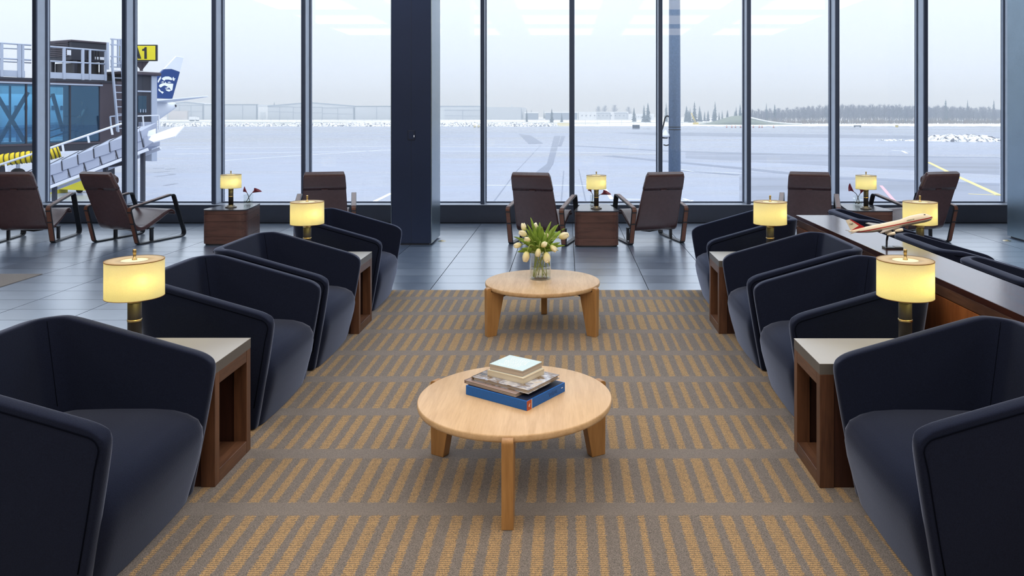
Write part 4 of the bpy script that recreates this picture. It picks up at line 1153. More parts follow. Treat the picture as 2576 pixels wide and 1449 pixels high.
for (a, b, t, lb) in ((1322, 1352, 284.5, 'leftmost low snowy shed right of the hangars'), (1372, 1452, 284, 'widest low snowy shed right of the hangars')):
    r = hangar(a, b, t, lb, None, [], 'hangar_trim', 25, False, name='shed')
    MB().mm((hx(a)-hx((a+b)/2)-1, -1, hz(t)-ZA), (hx(b)-hx((a+b)/2)+1, 26, hz(t)-ZA+.9)).build('roof', M['snow'], r)
# small equipment along the far edge
def gx(px, Y): return (px-VPX)*Y/FOC
r = empty('truck', (gx(488, 600), 600, ZA), label='white service truck parked before the gabled hangar', cat='truck')
MB().mm((-3.4, -1.2, 1.0), (1.6, 1.2, 3.4)).build('body', M['hangar_white'], r, .1); MB().mm((1.7, -1.2, .8), (3.6, 1.2, 2.9)).build('cab', M['aircraft_white'], r, .2)
MB().mm((-3.4, -1.0, .6), (3.6, 1.0, 1.0)).build('chassis', M['crate_dark'], r)
for x in (-2.2, -.9, 2.6):
    for s in (-1, 1):
        o = MB().lathe([(0, -.2), (.6, -.2), (.6, .2), (0, .2)], 14, axis='Y').build('wheel', M['dark_rubber'], r); o.location = (x, s*1.0, .6)
def barrel(px, py, lb):
    p = G(px, py); r = empty('traffic_barrel', p, label=lb, cat='barrel', group='orange traffic barrels')
    sc_ = p.y/470
    MB().lathe([(0, 0), (.42*sc_, 0), (.40*sc_, .2), (.32*sc_, 1.1*sc_), (.12*sc_, 1.25*sc_), (0, 1.25*sc_)], 12).build('drum', M['orange_barrel'], r)
    for z in (.45, .8): MB().lathe([(.385*sc_, z*sc_), (.375*sc_, (z+.17)*sc_)], 12).build('reflective_band', M['barrel_white'], r)
    MB().lathe([(0, 0), (.6*sc_, 0), (.6*sc_, .08), (0, .08)], 12).build('foot', M['dark_rubber'], r)
for k, (px, lb) in enumerate(((1828, 'first'), (1841, 'second'), (1850, 'third'), (1863, 'fourth'), (1895, 'fifth'), (1910, 'sixth'), (1917, 'seventh'), (1946, 'eighth'))):
    barrel(px, 321, 'orange traffic barrel on the far snow, %s from the pole in its row' % lb)
barrel(565, 318, 'orange and white traffic barrel alone at the far left, beside a window mullion')
p = G(1600, 322.5); r = empty('crate', p, label='dark blue box standing at the far apron edge left of the pole', cat='crate'); MB().mm((-1.45, -.8, 0), (1.45, .8, 1.2)).build('body', M['crate_dark'], r, .08); MB().mm((-1.5, -.85, 1.2), (1.5, .85, 1.35)).build('lid', M['crate_dark'], r)
p = G(1199, 321); r = empty('hay_bale', p, label='round cream bale pair at the far apron edge beside the mullion', cat='bale')
for s in (-1, 1):
    o = MB().lathe([(0, -.6), (.5, -.6), (.55, -.5), (.55, .5), (.5, .6), (0, .6)], 14, axis='Y').build('roll', M['bale_cream'], r); o.location = (s*.85, 0, .55)
p = G(1417, 317); r = empty('container', p, label='cream container on the far snow left of a middle mullion', cat='container'); MB().mm((-2.9, -1.1, 0), (2.9, 1.1, 1.6)).build('body', M['bale_cream'], r, .06); MB().mm((-2.95, -1.15, 1.6), (2.95, 1.15, 1.75)).build('lid', M['hangar_white'], r)
for px, lb in ((2157, 'dark low bench-like box on the far snow at the right'),):
    p = G(px, 320); r = empty('barrier', p, label=lb, cat='barrier'); MB().mm((-1.5, -.4, .35), (1.5, .4, .8)).build('beam', M['crate_dark'], r); MB().mm((-1.4, -.4, 0), (-1.1, .4, .35)).build('foot', M['crate_dark'], r); MB().mm((1.1, -.4, 0), (1.4, .4, .35)).build('foot', M['crate_dark'], r)
p = G(2256, 320); r = empty('marker_box', p, label='small yellow marker box on the far snow at the right', cat='marker'); MB().mm((-.5, -.4, 0), (.5, .4, .8)).build('body', M['crane_yellow'], r, .05); MB().mm((-.55, -.45, .8), (.55, .45, .9)).build('lid', M['crate_dark'], r)
# boom crane
Yc = 420; r = empty('crane', (gx(1750, Yc), Yc, ZA), label='yellow boom crane rising from the snow right of the pole', cat='crane')
q0 = Vector((0, 0, .8)); q1 = P(1739, 284, Yc)-r.location
MB().mm((-1.4, -1, 0), (1.4, 1, 1.2)).build('base', M['crane_yellow'], r)
for dx in (-.35, .35): MB().bar(q0+Vector((dx, 0, 0)), q1+Vector((dx*.5, 0, 0)), .22).build('boom_rail', M['crane_yellow'], r)
for k in range(9):
    a = q0.lerp(q1, k/9)+Vector((-.35, 0, 0)); b = q0.lerp(q1, (k+1)/9)+Vector((.3, 0, 0)); MB().bar(a, b, .14).build('brace', M['crane_yellow'], r)
# fence
for (a, b, Yf, lb) in ((660, 1320, 560, 'thin perimeter fence in front of the hangars'), (1320, 1960, 400, 'thin perimeter fence crossing the snow around the pole')):
    r = empty('perimeter_fence', (gx((a+b)/2, Yf), Yf, ZA), label=lb, cat='fence'); w = gx(b, Yf)-gx(a, Yf)
    n_ = int(w/6)
    for k in range(n_+1):
        MB().bar((-w/2+w*k/n_, 0, 0), (-w/2+w*k/n_, 0, 2.6), .09).build('post', M['hangar_trim'], r)
    for z in (2.5, 1.3): MB().bar((-w/2, 0, z), (w/2, 0, z), .05).build('rail', M['hangar_trim'], r)
# grassy mound
mb = MB(); Ym = 428; rows = []
x0, x1 = gx(1755, Ym), gx(2010, Ym)
for i in range(25):
    t = i/24; x = x0+(x1-x0)*t; h = 4.4*math.exp(-((t-.38)/.22)**2)+.9*math.exp(-((t-.62)/.25)**2)
    rows.append([Vector((x, Ym-14, ZA-.1)), Vector((x, Ym-7, ZA+h*.55)), Vector((x, Ym, ZA+h)), Vector((x, Ym+10, ZA+h*.6)), Vector((x, Ym+20, ZA-.1))])
mb.loft(rows, cap=True)
mo = empty('grassy_mound', (0, 0, 0), label='low grassy mound with a snowy crest beyond the apron', cat='mound'); mb.build('grass_cover', M['mound_grass'], mo)
pts = [];
for i in range(12, 25):
    t = i/24; h = 4.4*math.exp(-((t-.38)/.22)**2)+.9*math.exp(-((t-.62)/.25)**2); pts.append(Vector((x0+(x1-x0)*t, Ym-2+(i-9)*-.2, ZA+h*.93+.1)))
MB().tube(pts, .55, 6).build('snow_crest', M['snow'], mo)
# trees
def conifer_mesh(seed, H, W):
    random.seed(seed); mb = MB(); nW = 15
    for i in range(nW):
        t = i/(nW-1); z = H*(.06+.92*t); R = W*(1-t)**.85*random.uniform(.75, 1.1)+.12
        k = 9
        for j in range(k):
            a = 2*PI*(j+random.random()*.6)/k; rr = R*random.uniform(.6, 1.1); dz = -rr*random.uniform(.25, .5)
            d = Vector((math.cos(a), math.sin(a), 0)); s = Vector((-d.y, d.x, 0))*rr*.34
            c0 = Vector((0, 0, z+H*.05)); tip = d*rr+Vector((0, 0, z+dz)); m1 = d*rr*.5+s+Vector((0, 0, z+dz*.3)); m2 = d*rr*.5-s+Vector((0, 0, z+dz*.3))
            low = d*rr*.45+Vector((0, 0, z+dz*.7-.15))
            mb.add([c0, m1, tip, m2, low], [(0, 1, 2), (0, 2, 3), (1, 4, 2), (3, 2, 4), (0, 4, 1), (0, 3, 4)])
    return mb.mesh('crown', M['conifer_green'])
def trunk_mesh(H, r0): return MB().tube([(0, 0, 0), (0, 0, H*.5), (0, 0, H)], [r0, r0*.7, r0*.12], 6).mesh('trunk', M['bare_twig'])
con = [conifer_mesh(31+k, 10, (2.2, 1.7, 2.6)[k]) for k in range(3)]; ctr_ = trunk_mesh(9.8, .18)
def bare_mesh(seed, H):
    random.seed(seed); mb = MB(); 
    for _ in range(120):
        z0 = H*random.uniform(.16, .8); a = random.random()*2*PI; L_ = (H-z0)*random.uniform(.25, .6)*.75+.4; el = random.uniform(.55, 1.25)
        d = Vector((math.cos(a)*math.cos(el), math.sin(a)*math.cos(el), math.sin(el))); p0 = Vector((0, 0, z0)); p1 = p0+d*L_
        w = .055
        s = Vector((0, 0, 1)).cross(d).normalized()*w; u = s.cross(d)
        mb.add([p0+s, p0-s*.5+u, p0-s*.5-u, p1], [(0, 1, 3), (1, 2, 3), (2, 0, 3)])
        for _k in range(5):
            q = p0.lerp(p1, random.uniform(.35, .95)); e_ = (d+Vector((random.uniform(-1, 1), random.uniform(-1, 1), random.uniform(-.2, .8)))*.8).normalized()*L_*random.uniform(.25, .5)
            s2 = e_.cross(Vector((.3, .5, .8))).normalized()*.035; u2 = s2.cross(e_.normalized())
            mb.add([q+s2, q-s2*.5+u2, q-s2*.5-u2, q+e_], [(0, 1, 3), (1, 2, 3), (2, 0, 3)])
    return mb.mesh('crown', M['bare_twig'])
bare = [bare_mesh(51+k, 13) for k in range(4)]; btr = trunk_mesh(12, .2)
def tree(kind, px, Y, H, label, group, seed=0, w=1.0):
    r = empty('conifer' if kind == 'c' else 'bare_tree', (gx(px, Y), Y, ZA), random.Random(seed).random()*6.28, label, 'tree', group)
    src, tr, h0 = (con, ctr_, 10) if kind == 'c' else (bare, btr, 13)
    s = H/h0
    for nm, me in (('crown', src[seed % len(src)]), ('trunk', tr)):
        o = bpy.data.objects.new(nm, me); link(o, r); o.scale = (s*w, s*w, s)
    return r
rd = random.Random(8)
def topH(py, Y): return CAMH-(py-VPY)*Y/FOC-ZA
named = [(1747, 256, 'tall conifer just right of the pole, tallest of its group'), (1799, 256, 'lone tall conifer between the pole and the right mullion'), (1727, 266, 'ragged conifer close to the right side of the pole'), (1760, 266, 'small conifer right of the tallest one'), (1736, 271, 'smallest conifer between the ragged and the tallest one'),
         (1630, 258, 'broad conifer just left of the pole'), (1620, 264, 'conifer behind the white building wing'), (1676, 258, 'conifer seen between mullion and pole'), (1388, 273, 'conifer among the low snowy sheds, left'), (1413, 283, 'small conifer before the low snowy sheds'), (1325, 275, 'conifer at the end of the grey hangar block'), (1595, 270, 'thin conifer above the white industrial building'),
         (1862, 262, 'conifer at the left side of the right mullion'), (1852, 268, 'smaller conifer beside the mullion left of the forest'), (1830, 276, 'short conifer at the left foot of the forest')]
for k, (px, py, lb) in enumerate(named): tree('c', px, 520+12*(k % 4), topH(py, 520+12*(k % 4)), lb, 'conifers beyond the snow', k, .95)
for k in range(22):
    px = 1690+rd.random()*180; tree('c', px, 580+rd.random()*30, topH(276+rd.random()*8, 590), 'hazy small conifer in the low row behind the mound', 'hazy background conifers', k)
for k in range(16):
    px = 650+rd.random()*420 if k < 10 else 1330+rd.random()*110; tree('c', px, 860+rd.random()*40, topH(256+rd.random()*9 if k < 10 else 276+rd.random()*6, 880), 'distant conifer peeping over the hangars and sheds', 'distant conifers', k)
for k, (px, py, lb) in enumerate(((1505, 262, 'bare round tree above the white building, left of its pair'), (1522, 260, 'bare round tree above the white building, widest'), (1546, 258, 'tall bare tree above the white building'), (1582, 264, 'bare tree near the right end of the white building'))):
    tree('b', px, 790, topH(py, 790), lb, 'bare trees above the white building', k, 1.5)
def ridge(px):   # top line of the forest in the photograph
    pts = [(1866, 272), (1900, 267), (1960, 263), (2040, 258), (2090, 254), (2200, 253), (2300, 254), (2400, 257), (2525, 262), (2620, 266)]
    for (a, ya), (b, yb) in zip(pts[:-1], pts[1:]):
        if a <= px <= b: return ya+(yb-ya)*(px-a)/(b-a)
    return 265
for k in range(210):
    px = 1868+740*((k+rd.random())/210); dY = rd.random()*70; Y = 455+dY
    tree('b', px, Y, topH(ridge(px)+rd.uniform(0, 9)+(0 if k % 3 else 8), Y)*.98, 'bare winter tree in the dense forest belt beyond the apron at the right', 'bare forest trees at the right', k, 1.15)
for k, (px, py, lb) in enumerate(((2434, 252, 'dark conifer standing above the forest belt at the far right'), (2379, 250, 'dark round conifer above the forest belt left of the pointed one'), (2500, 252, 'dark spreading conifer at the right end of the forest belt'), (1928, 260, 'conifer in the forest belt near the left mullion'), (1949, 262, 'second small conifer at the left of the forest belt'))):
    tree('c', px, 500, topH(py, 500), lb, 'conifers in the forest belt', k+40, .8)
mb = MB(); random.seed(77)
for _ in range(2600):
    px = random.uniform(1866, 2620); Y = random.uniform(446, 520); x = gx(px, Y); h = random.uniform(1.5, 4.5)
    d = Vector((random.uniform(-.5, .5), random.uniform(-.5, .5), 1)).normalized()*h; s = Vector((.16, 0, 0)); u = Vector((0, .16, 0)); p = Vector((x, Y, ZA))
    mb.add([p+s, p-s+u, p-s-u, p+d], [(0, 1, 3), (1, 2, 3), (2, 0, 3)])
o = mb.build('brush', M['brush']); tag(o, 'brown underbrush at the foot of the forest belt', 'brush', kind='stuff')
# light pole close outside the glass
Yp = 23.0
r = empty('light_pole', (gx(1697, Yp), Yp, ZA), label='tall galvanised steel pole standing outside the window', cat='pole')
MB().lathe([(0, 0), (.195, 0), (.176, 6.0), (.150, 14.0), (0, 14)], 40).build('shaft', M['galvanised'], r)
for py in (319.5, 326): 
    z = CAMH-(py-VPY)*Yp/FOC-ZA; MB().lathe([(.177, z-.012), (.1815, z-.012), (.1815, z+.012), (.177, z+.012)], 40).build('band', M['pole_band'], r)
def pp(px, py): return P(px, py, Yp)-Vector((gx(1697, Yp), Yp, ZA))
MB().tube(catmull([pp(1683, 293), pp(1677, 292), pp(1673, 297), pp(1671, 305), pp(1668, 318), pp(1664, 330)], 5), .022, 7).build('cable', M['pole_band'], r)
MB().tube(catmull([pp(1683, 364), pp(1676, 366), pp(1669, 364)], 5), .018, 7).build('cable', M['pole_band'], r)
c_ = pp(1675, 335)
MB().lathe([(0, .10), (.05, .08), (.13, -.05), (.14, -.10), (.05, -.13), (0, -.13)], 20, tuple(c_)).build('lamp_head', M['chute_white'], r)
MB().mm((c_.x-.14, -.05, c_.z-.16), (c_.x+.05, .05, c_.z-.11)).build('lamp_lens', M['pole_band'], r)
MB().mm((-.3, -.3, 0), (.3, .3, .12)).build('base_plate', M['galvanised'], r)

# ------------------------------------------------------------------ passenger boarding bridge at the left
AX, BX = Vector((.467, .884, 0)), Vector((-.884, .467, 0)); P0 = Vector((-21.8, 30.0, 0)); TH = math.atan2(.884, .467)
def jb(px, py, d=0.0):
    rr = (px-VPX)/FOC; s = (rr*(P0.y+BX.y*d)-P0.x-BX.x*d)/(AX.x-rr*AX.y); Y = P0.y+AX.y*s+BX.y*d
    return s, CAMH-(py-VPY)*Y/FOC
br = empty('boarding_bridge', P0, TH, 'brown passenger boarding bridge with big tinted windows outside at the left', 'boarding bridge')
s0 = jb(-140, 285)[0]; s1 = jb(250, 285)[0]; s2 = jb(378, 285)[0]; sE = jb(392, 285)[0]
zr, zf = 2.97, .42
WD = 2.7
MB().mm((s0, -.05, zr-.22), (s1+.1, WD, zr)).build('roof', M['bridge_brown'], br, .02)
MB().mm((s0, -.10, zr-.06), (s1+.7, -.05, zr+.03)).build('fascia', M['bridge_dark'], br)
MB().mm((s0, -.08, zr-.20), (s1+.1, -.03, zr-.14)).build('fascia', M['bridge_grey'], br)
MB().mm((s0, -.05, zf-.38), (s2, WD, zf-.02)).build('floor_beam', M['bridge_dark'], br, .02)
MB().mm((s0, -.07, zf-.10), (s1+.1, -.05, zf-.03)).build('trim_strip', M['bridge_brown'], br)
sp = [s0, jb(-60, 285)[0], jb(66, 285)[0], jb(116, 285)[0], jb(176, 285)[0], s1]
for d in (0.0, WD-.06):
    for a, b in zip(sp[:-1], sp[1:]): MB().mm((a+.03, d, zf), (b-.03, d+.03, zr-.22)).build('window_pane', M['bridge_glass'], br)
    for s in sp[1:-1]: MB().mm((s-.03, d-.02, zf-.03), (s+.03, d+.05, zr-.2)).build('window_post', M['bridge_dark'], br)
def brace(a, b, d=.35, w=.13):
    p, q = jb(*a, d), jb(*b, d); MB().bar((p[0], d, p[1]), (q[0], d, q[1]), w, .09, (0, 1, 0)).build('brace', M['bridge_dark'], br)
brace((-6, 362), (70, 232)); brace((-10, 236), (62, 356)); brace((192, 330), (240, 236), .9)
brace((84, 350), (124, 240), WD-.3); brace((132, 236), (158, 330), WD-.3)
# inner hand rails
for a, b in (((124, 330), (190, 311)), ((124, 347), (235, 311)), ((160, 293), (255, 290))):
    p, q = jb(*a, 1.5), jb(*b, 1.5); MB().bar((p[0], 1.5, p[1]), (q[0], 1.5, q[1]), .05).build('inner_rail', M['bridge_dark'], br)
for px in (160, 190, 205, 232):
    p = jb(px, 318, 1.5); MB().bar((p[0], 1.5, zf), (p[0], 1.5, p[1]+.1), .05).build('inner_post', M['bridge_dark'], br)
# solid end wall and cab
zc = jb(360, 182)[1]
MB().mm((s1, -.05, zf-.3), (jb(318, 285)[0], WD, zr+.02)).build('end_wall', M['bridge_brown'], br, .02)
MB().mm((jb(318, 285)[0], -.05, zf-.3), (s2, WD+.4, zc-.12)).build('cab', M['bridge_dark'], br, .02)
MB().mm((jb(318, 285)[0]-.1, -.25, zc-.14), (sE+.12, WD+.6, zc+.02)).build('cab_roof', M['bridge_brown'], br, .05)
MB().mm((s2, -.10, zf-1.0), (sE, .4, zc-.14)).build('corner_post', M['bridge_grey'], br, .02, label='pale grey corner post')
p = jb(343, 229); q = jb(377, 229)
MB().mm((p[0], -.09, p[1]-.04), (q[0], -.05, p[1]+.03)).build('trim_strip', M['bridge_grey'], br)
a, b = jb(345, 241), jb(366, 283)
MB().mm((a[0], -.075, b[1]), (b[0], -.05, a[1])).build('cab_window', M['bridge_glass'], br)
for px in (350, 357, 363):
    p = jb(px, 283); MB().bar((p[0], -.09, p[1]), (p[0], -.09, p[1]+.15), .03).build('lever', M['bridge_grey'], br)
a, b = jb(345, 307), jb(376, 335)
MB().mm((a[0], -.30, b[1]), (b[0]-.1, -.06, a[1])).build('control_box', M['chute_grey'], br, .02)
# roof railing
def rail(pts, d, r_=.035, name='rail'):
    q = [jb(*p, d) for p in pts]; MB().tube([(s, d, z) for s, z in q], r_, 7).build(name, M['bridge_grey'], br)
DR = -.02
rail([(-40, 105), (78, 113.5)], DR); rail([(-40, 144), (78, 151)], DR)
rail([(122, 117), (268, 128)], DR); rail([(122, 153.5), (268, 161)], DR)
rail([(-40, 119), (78, 124)], WD-.1, .03); rail([(-40, 152), (78, 158)], WD-.1, .03)
for px, w in ((4, .09), (48, .12), (57, .08), (161, .10), (208, .10), (226, .07), (265, .07), (-30, .09)):
    a = jb(px, 109+px*.073, DR); MB().mm((a[0]-w/2, DR-.04, zr-.06), (a[0]+w/2, DR+.03, a[1])).build('rail_post', M['bridge_grey'], br)
for a, b in ((-40, 62), (123, 268)):
    MB().mm((jb(a, 180)[0], DR-.01, zr+.05), (jb(b, 180)[0], DR+.02, zr+.30)).build('toe_board', M['bridge_grey'], br)
# cage ladder at the end of the roof
for px0, px1 in ((281, 298),):
    a, b = jb(281, 150, -.5), jb(300, 332, -.5)
    for dx in (0, .42): MB().bar((a[0]+dx, -.5, a[1]), (b[0]+dx-.05, -.5, b[1]), .10, .06).build('ladder_rail', M['bridge_grey'], br)
    for k in range(10):
        t = (k+.5)/10; MB().bar((a[0]+(b[0]-a[0])*t, -.5, a[1]+(b[1]-a[1])*t), (a[0]+.42+(b[0]-.05-a[0])*t, -.5, a[1]+(b[1]-a[1])*t), .035).build('rung', M['bridge_grey'], br)
    for px, py0, py1 in ((271, 107, 175), (283, 97, 172), (297, 98, 170), (304, 98, 170)):
        u, v_ = jb(px, py0, -.3), jb(px, py1, -.3); MB().bar((u[0], -.3, u[1]), (v_[0], -.3, v_[1]), .07).build('cage_bar', M['bridge_grey'], br)
    for py in (98, 112, 142, 168):
        u, v_ = jb(278, py, -.3), jb(307, py, -.3); MB().bar((u[0], -.3, u[1]), (v_[0], -.3, u[1]), .05).build('cage_hoop', M['bridge_grey'], br)
    a = jb(277, 292, -.45); 
    for (p_, q_) in (((277, 293), (306, 290)), ((277, 293), (281, 334)), ((291, 293), (294, 330))):
        u, v_ = jb(*p_, -.45), jb(*q_, -.45); MB().bar((u[0], -.45, u[1]), (v_[0], -.45, v_[1]), .05).build('landing_rail', M['bridge_grey'], br)
for (p_, q_) in (((340, 292), (398, 290)), ((359, 293), (362, 328)), ((340, 321), (361, 319)), ((399, 290), (400, 326))):
    u, v_ = jb(*p_, -.6), jb(*q_, -.6); MB().bar((u[0], -.6, u[1]), (v_[0], -.6, v_[1]), .05).build('landing_rail', M['chute_white'], br)
# support leg of the bridge down to the apron
for s in (jb(300, 285)[0], jb(20, 285)[0]):
    MB().mm((s-.3, .8, ZA), (s+.3, 1.5, zf-.3)).build('support_leg', M['bridge_dark'], br)
# air unit on the roof
ua = jb(180, 102, .55)[0]; ub = jb(268, 102, .55)[0]
un = empty('air_unit', P0, TH, 'dark ventilation unit with grilles on the roof of the boarding bridge', 'air unit')
zt_ = jb(180, 102, .55)[1]; zb_ = jb(180, 151, .55)[1]
MB().mm((ua, .55, zb_), (ub, 2.45, zt_)).build('housing', M['bridge_dark'], un, .02)
MB().mm((ua-.05, .5, zt_-.04), (ub+.05, 2.5, zt_+.04)).build('lid', M['bridge_brown'], un, .02)
for k in range(9): MB().mm((ua-.04, .75, zb_+.18+k*.08), (ua, 2.3, zb_+.22+k*.08)).build('louvre', M['bridge_brown'], un)
for k in range(5): MB().mm((ua+.65+k*.12, .52, zb_+.08), (ua+.70+k*.12, .55, zt_-.35)).build('slot', M['sign_black'], un)
for s in (ua+.2, ub-.15):
    for d in (.65, 2.3): MB().mm((s-.06, d-.06, zr), (s+.06, d+.06, zb_)).build('leg', M['bridge_dark'], un)
MB().mm((ua+.25, .8, zr), (ub-.2, 2.2, zb_-.1)).build('plenum', M['sign_black'], un)
a = jb(245, 143, .53); MB().mm((a[0]-.1, .53, a[1]-.12), (a[0]+.35, .55, a[1]+.0)).build('notice', M['chute_white'], un)
a = jb(174, 133, .53); MB().mm((a[0]-.08, .53, a[1]-.1), (a[0]+.08, .55, a[1]+.12)).build('notice', M['chute_white'], un)
# gate sign
Ys = 35.2; sg = empty('gate_sign', P(354, 181, Ys), 0, 'yellow gate sign reading A1 on top of the boarding bridge', 'sign')
b0 = P(354, 181, Ys); w0, w1 = P(300, 154, Ys)-b0, P(398, 113, Ys)-b0
MB().mm((w0.x, -.12, w0.z), (w1.x, -.02, w1.z)).build('case', M['sign_black'], sg, .015)
MB().mm((w0.x+.05, -.135, w0.z+.05), (w1.x-.06, -.12, w1.z-.05)).build('face', M['sign_yellow'], sg)
def sgp(px, py): v_ = P(px, py, Ys)-b0; return (v_.x, v_.z)
for nm, poly in (('letter', [sgp(359.5, 148), sgp(351.5, 148), sgp(343, 118.5), sgp(350, 118.5)]), ('letter', [sgp(333.5, 148), sgp(341.5, 148), sgp(350, 118.5), sgp(343, 118.5)]),
                 ('letter', [sgp(340, 142), sgp(353, 142), sgp(351.6, 136.5), sgp(341.5, 136.5)]),
                 ('digit', [sgp(367.5, 148.5), sgp(373.5, 148.5), sgp(373, 119), sgp(369, 119), sgp(366, 123), sgp(362, 124.5), sgp(362, 128.5), sgp(367.5, 128)])):
    MB().prism(poly, .012, 'Y', -.147).build(nm, M['sign_black'], sg)
MB().mm((-.05, 0, .05), (.05, .1, w0.z)).build('post', M['bridge_brown'], sg)
a = P(372, 154, Ys)-b0; MB().prism([(-.05, .12), (.05, .12), (a.x+.02, w0.z), (-a.x-.02, w0.z)], .06, 'Y', .02).build('bracket', M['bridge_brown'], sg)
# person inside the bridge
def skin_mesh(name, verts, edges, radii, mt, parent, lev=2):
    me = bpy.data.meshes.new(name); me.from_pydata(verts, edges, []); me.materials.append(mt)
    o = bpy.data.objects.new(name, me); link(o, parent)
    sk = o.modifiers.new('skin', 'SKIN'); sk.use_smooth_shade = True
    for i, v_ in enumerate(me.skin_vertices[0].data):
        rr = radii[i]; v_.radius = rr if isinstance(rr, tuple) else (rr, rr); v_.use_root = (i == 0)
    ss = o.modifiers.new('sub', 'SUBSURF'); ss.levels = lev; ss.render_levels = lev
    return o
sp_, zp_ = jb(212, 300, 1.25); pw = P0+AX*sp_+BX*1.25
pe = empty('person', (pw.x, pw.y, zf-.02), 0, 'person in pale shirt and dark trousers standing behind the bridge glass, hands together', 'person')
pe.rotation_euler = (0, 0, math.radians(-32))
# local: faces -y; body
bv = [(0, 0, .95), (0, .01, 1.15), (0, 0, 1.36), (0, -.01, 1.46), (0, -.015, 1.54)]
be = [(0, 1), (1, 2), (2, 3), (3, 4)]; brd = [(.15, .11), (.145, .105), (.165, .105), (.06, .06), (.055, .06)]
for s in (-1, 1):
    n0 = len(bv); bv += [(s*.17, 0, 1.38), (s*.235, .03, 1.12), (s*.10, -.20, 1.02), (s*.03, -.24, 1.03)]; brd += [.062, .048, .036, .034]
    be += [(2, n0), (n0, n0+1), (n0+1, n0+2), (n0+2, n0+3)]
    n0 = len(bv); bv += [(s*.10, 0, .86), (s*.105, -.01, .48), (s*.11, .02, .09), (s*.115, -.12, .04)]; brd += [.092, .062, .045, .04]
    be += [(0, n0), (n0, n0+1), (n0+1, n0+2), (n0+2, n0+3)]
skin_mesh('body', bv, be, brd, M['skin'], pe)
hd = MB(); rows = []
for i in range(11):
    t = i/10; z = 1.52+.235*t; rx = .078*math.sin(PI*(.16+.76*t))**.6; ry = .095*math.sin(PI*(.14+.78*t))**.6
    rows.append([Vector((-.0+rx*math.cos(a), -.03+ry*math.sin(a), z)) for a in (2*PI*k/16 for k in range(16))])
hd.loft(rows); hd.prism([(-.012, 1.63), (.012, 1.63), (.006, 1.66)], .03, 'Y', -.147)
h_ = hd.build('head', M['skin'], pe); h_.rotation_euler = (0, 0, 0)
for s in (-1, 1):
    MB().sphere((s*.03, -.116, 1.645), .010, 8, 6).build('eye', M['sign_black'], pe); MB().sphere((s*.080, -.02, 1.63), .022, 8, 6, (.4, .8, 1.2)).build('ear', M['skin'], pe)
MB().mm((-.025, -.120, 1.588), (.025, -.112, 1.595)).build('mouth', M['calla_flower'], pe)
rows = []
for i in range(7):
    t = i/6; z = 1.66+.108*t; k = math.cos(t*PI/2*.97); rows.append([Vector((.088*k*math.cos(a), -.018+.100*k*math.sin(a), z+(.03 if math.sin(a) < -.3 else 0)*(1-t))) for a in (2*PI*q/16 for q in range(16))])
MB().loft(rows).build('hair', M['grey_hair'], pe)
jv = [(0, 0, .93), (0, .01, 1.15), (0, 0, 1.37), (0, 0, 1.45)]; je = [(0, 1), (1, 2), (2, 3)]; jr = [(.165, .125), (.165, .12), (.185, .12), (.085, .08)]
for s in (-1, 1):
    n0 = len(jv); jv += [(s*.185, 0, 1.385), (s*.25, .03, 1.12), (s*.13, -.17, 1.03)]; jr += [.082, .070, .056]; je += [(2, n0), (n0, n0+1), (n0+1, n0+2)]
skin_mesh('shirt', jv, je, jr, M['pale_shirt'], pe)
tv = [(0, 0, .97), (0, 0, .90)]; te = [(0, 1)]; trd = [(.155, .115), (.155, .12)]
for s in (-1, 1):
    n0 = len(tv); tv += [(s*.10, 0, .80), (s*.105, -.01, .48), (s*.11, .02, .08)]; trd += [.108, .082, .066]; te += [(1, n0), (n0, n0+1), (n0+1, n0+2)]
skin_mesh('trousers', tv, te, trd, M['dark_trousers'], pe)
for s in (-1, 1):   # hands with fingers
    for k in range(5):
        fz = .012*(k-1.5) if k < 4 else .03
        st = Vector((s*.045, -.235, 1.03+fz)); en = st+Vector((-s*(.055-.006*abs(k-1.5)), -.018 if k < 4 else -.005, -.012))
        MB().tube([st, st.lerp(en, .5)+Vector((0, -.012, 0)), en], [.011, .010, .008], 6).build('finger', M['skin'], pe)
    MB().box((s*.06, -.235, 1.03), (.07, .03, .075)).build('shoe' if False else 'palm', M['skin'], pe, .01)
    MB().sphere((s*.115, -.07, .045), .05, 10, 6, (.9, 2.4, .85)).build('shoe', M['dark_rubber'], pe)
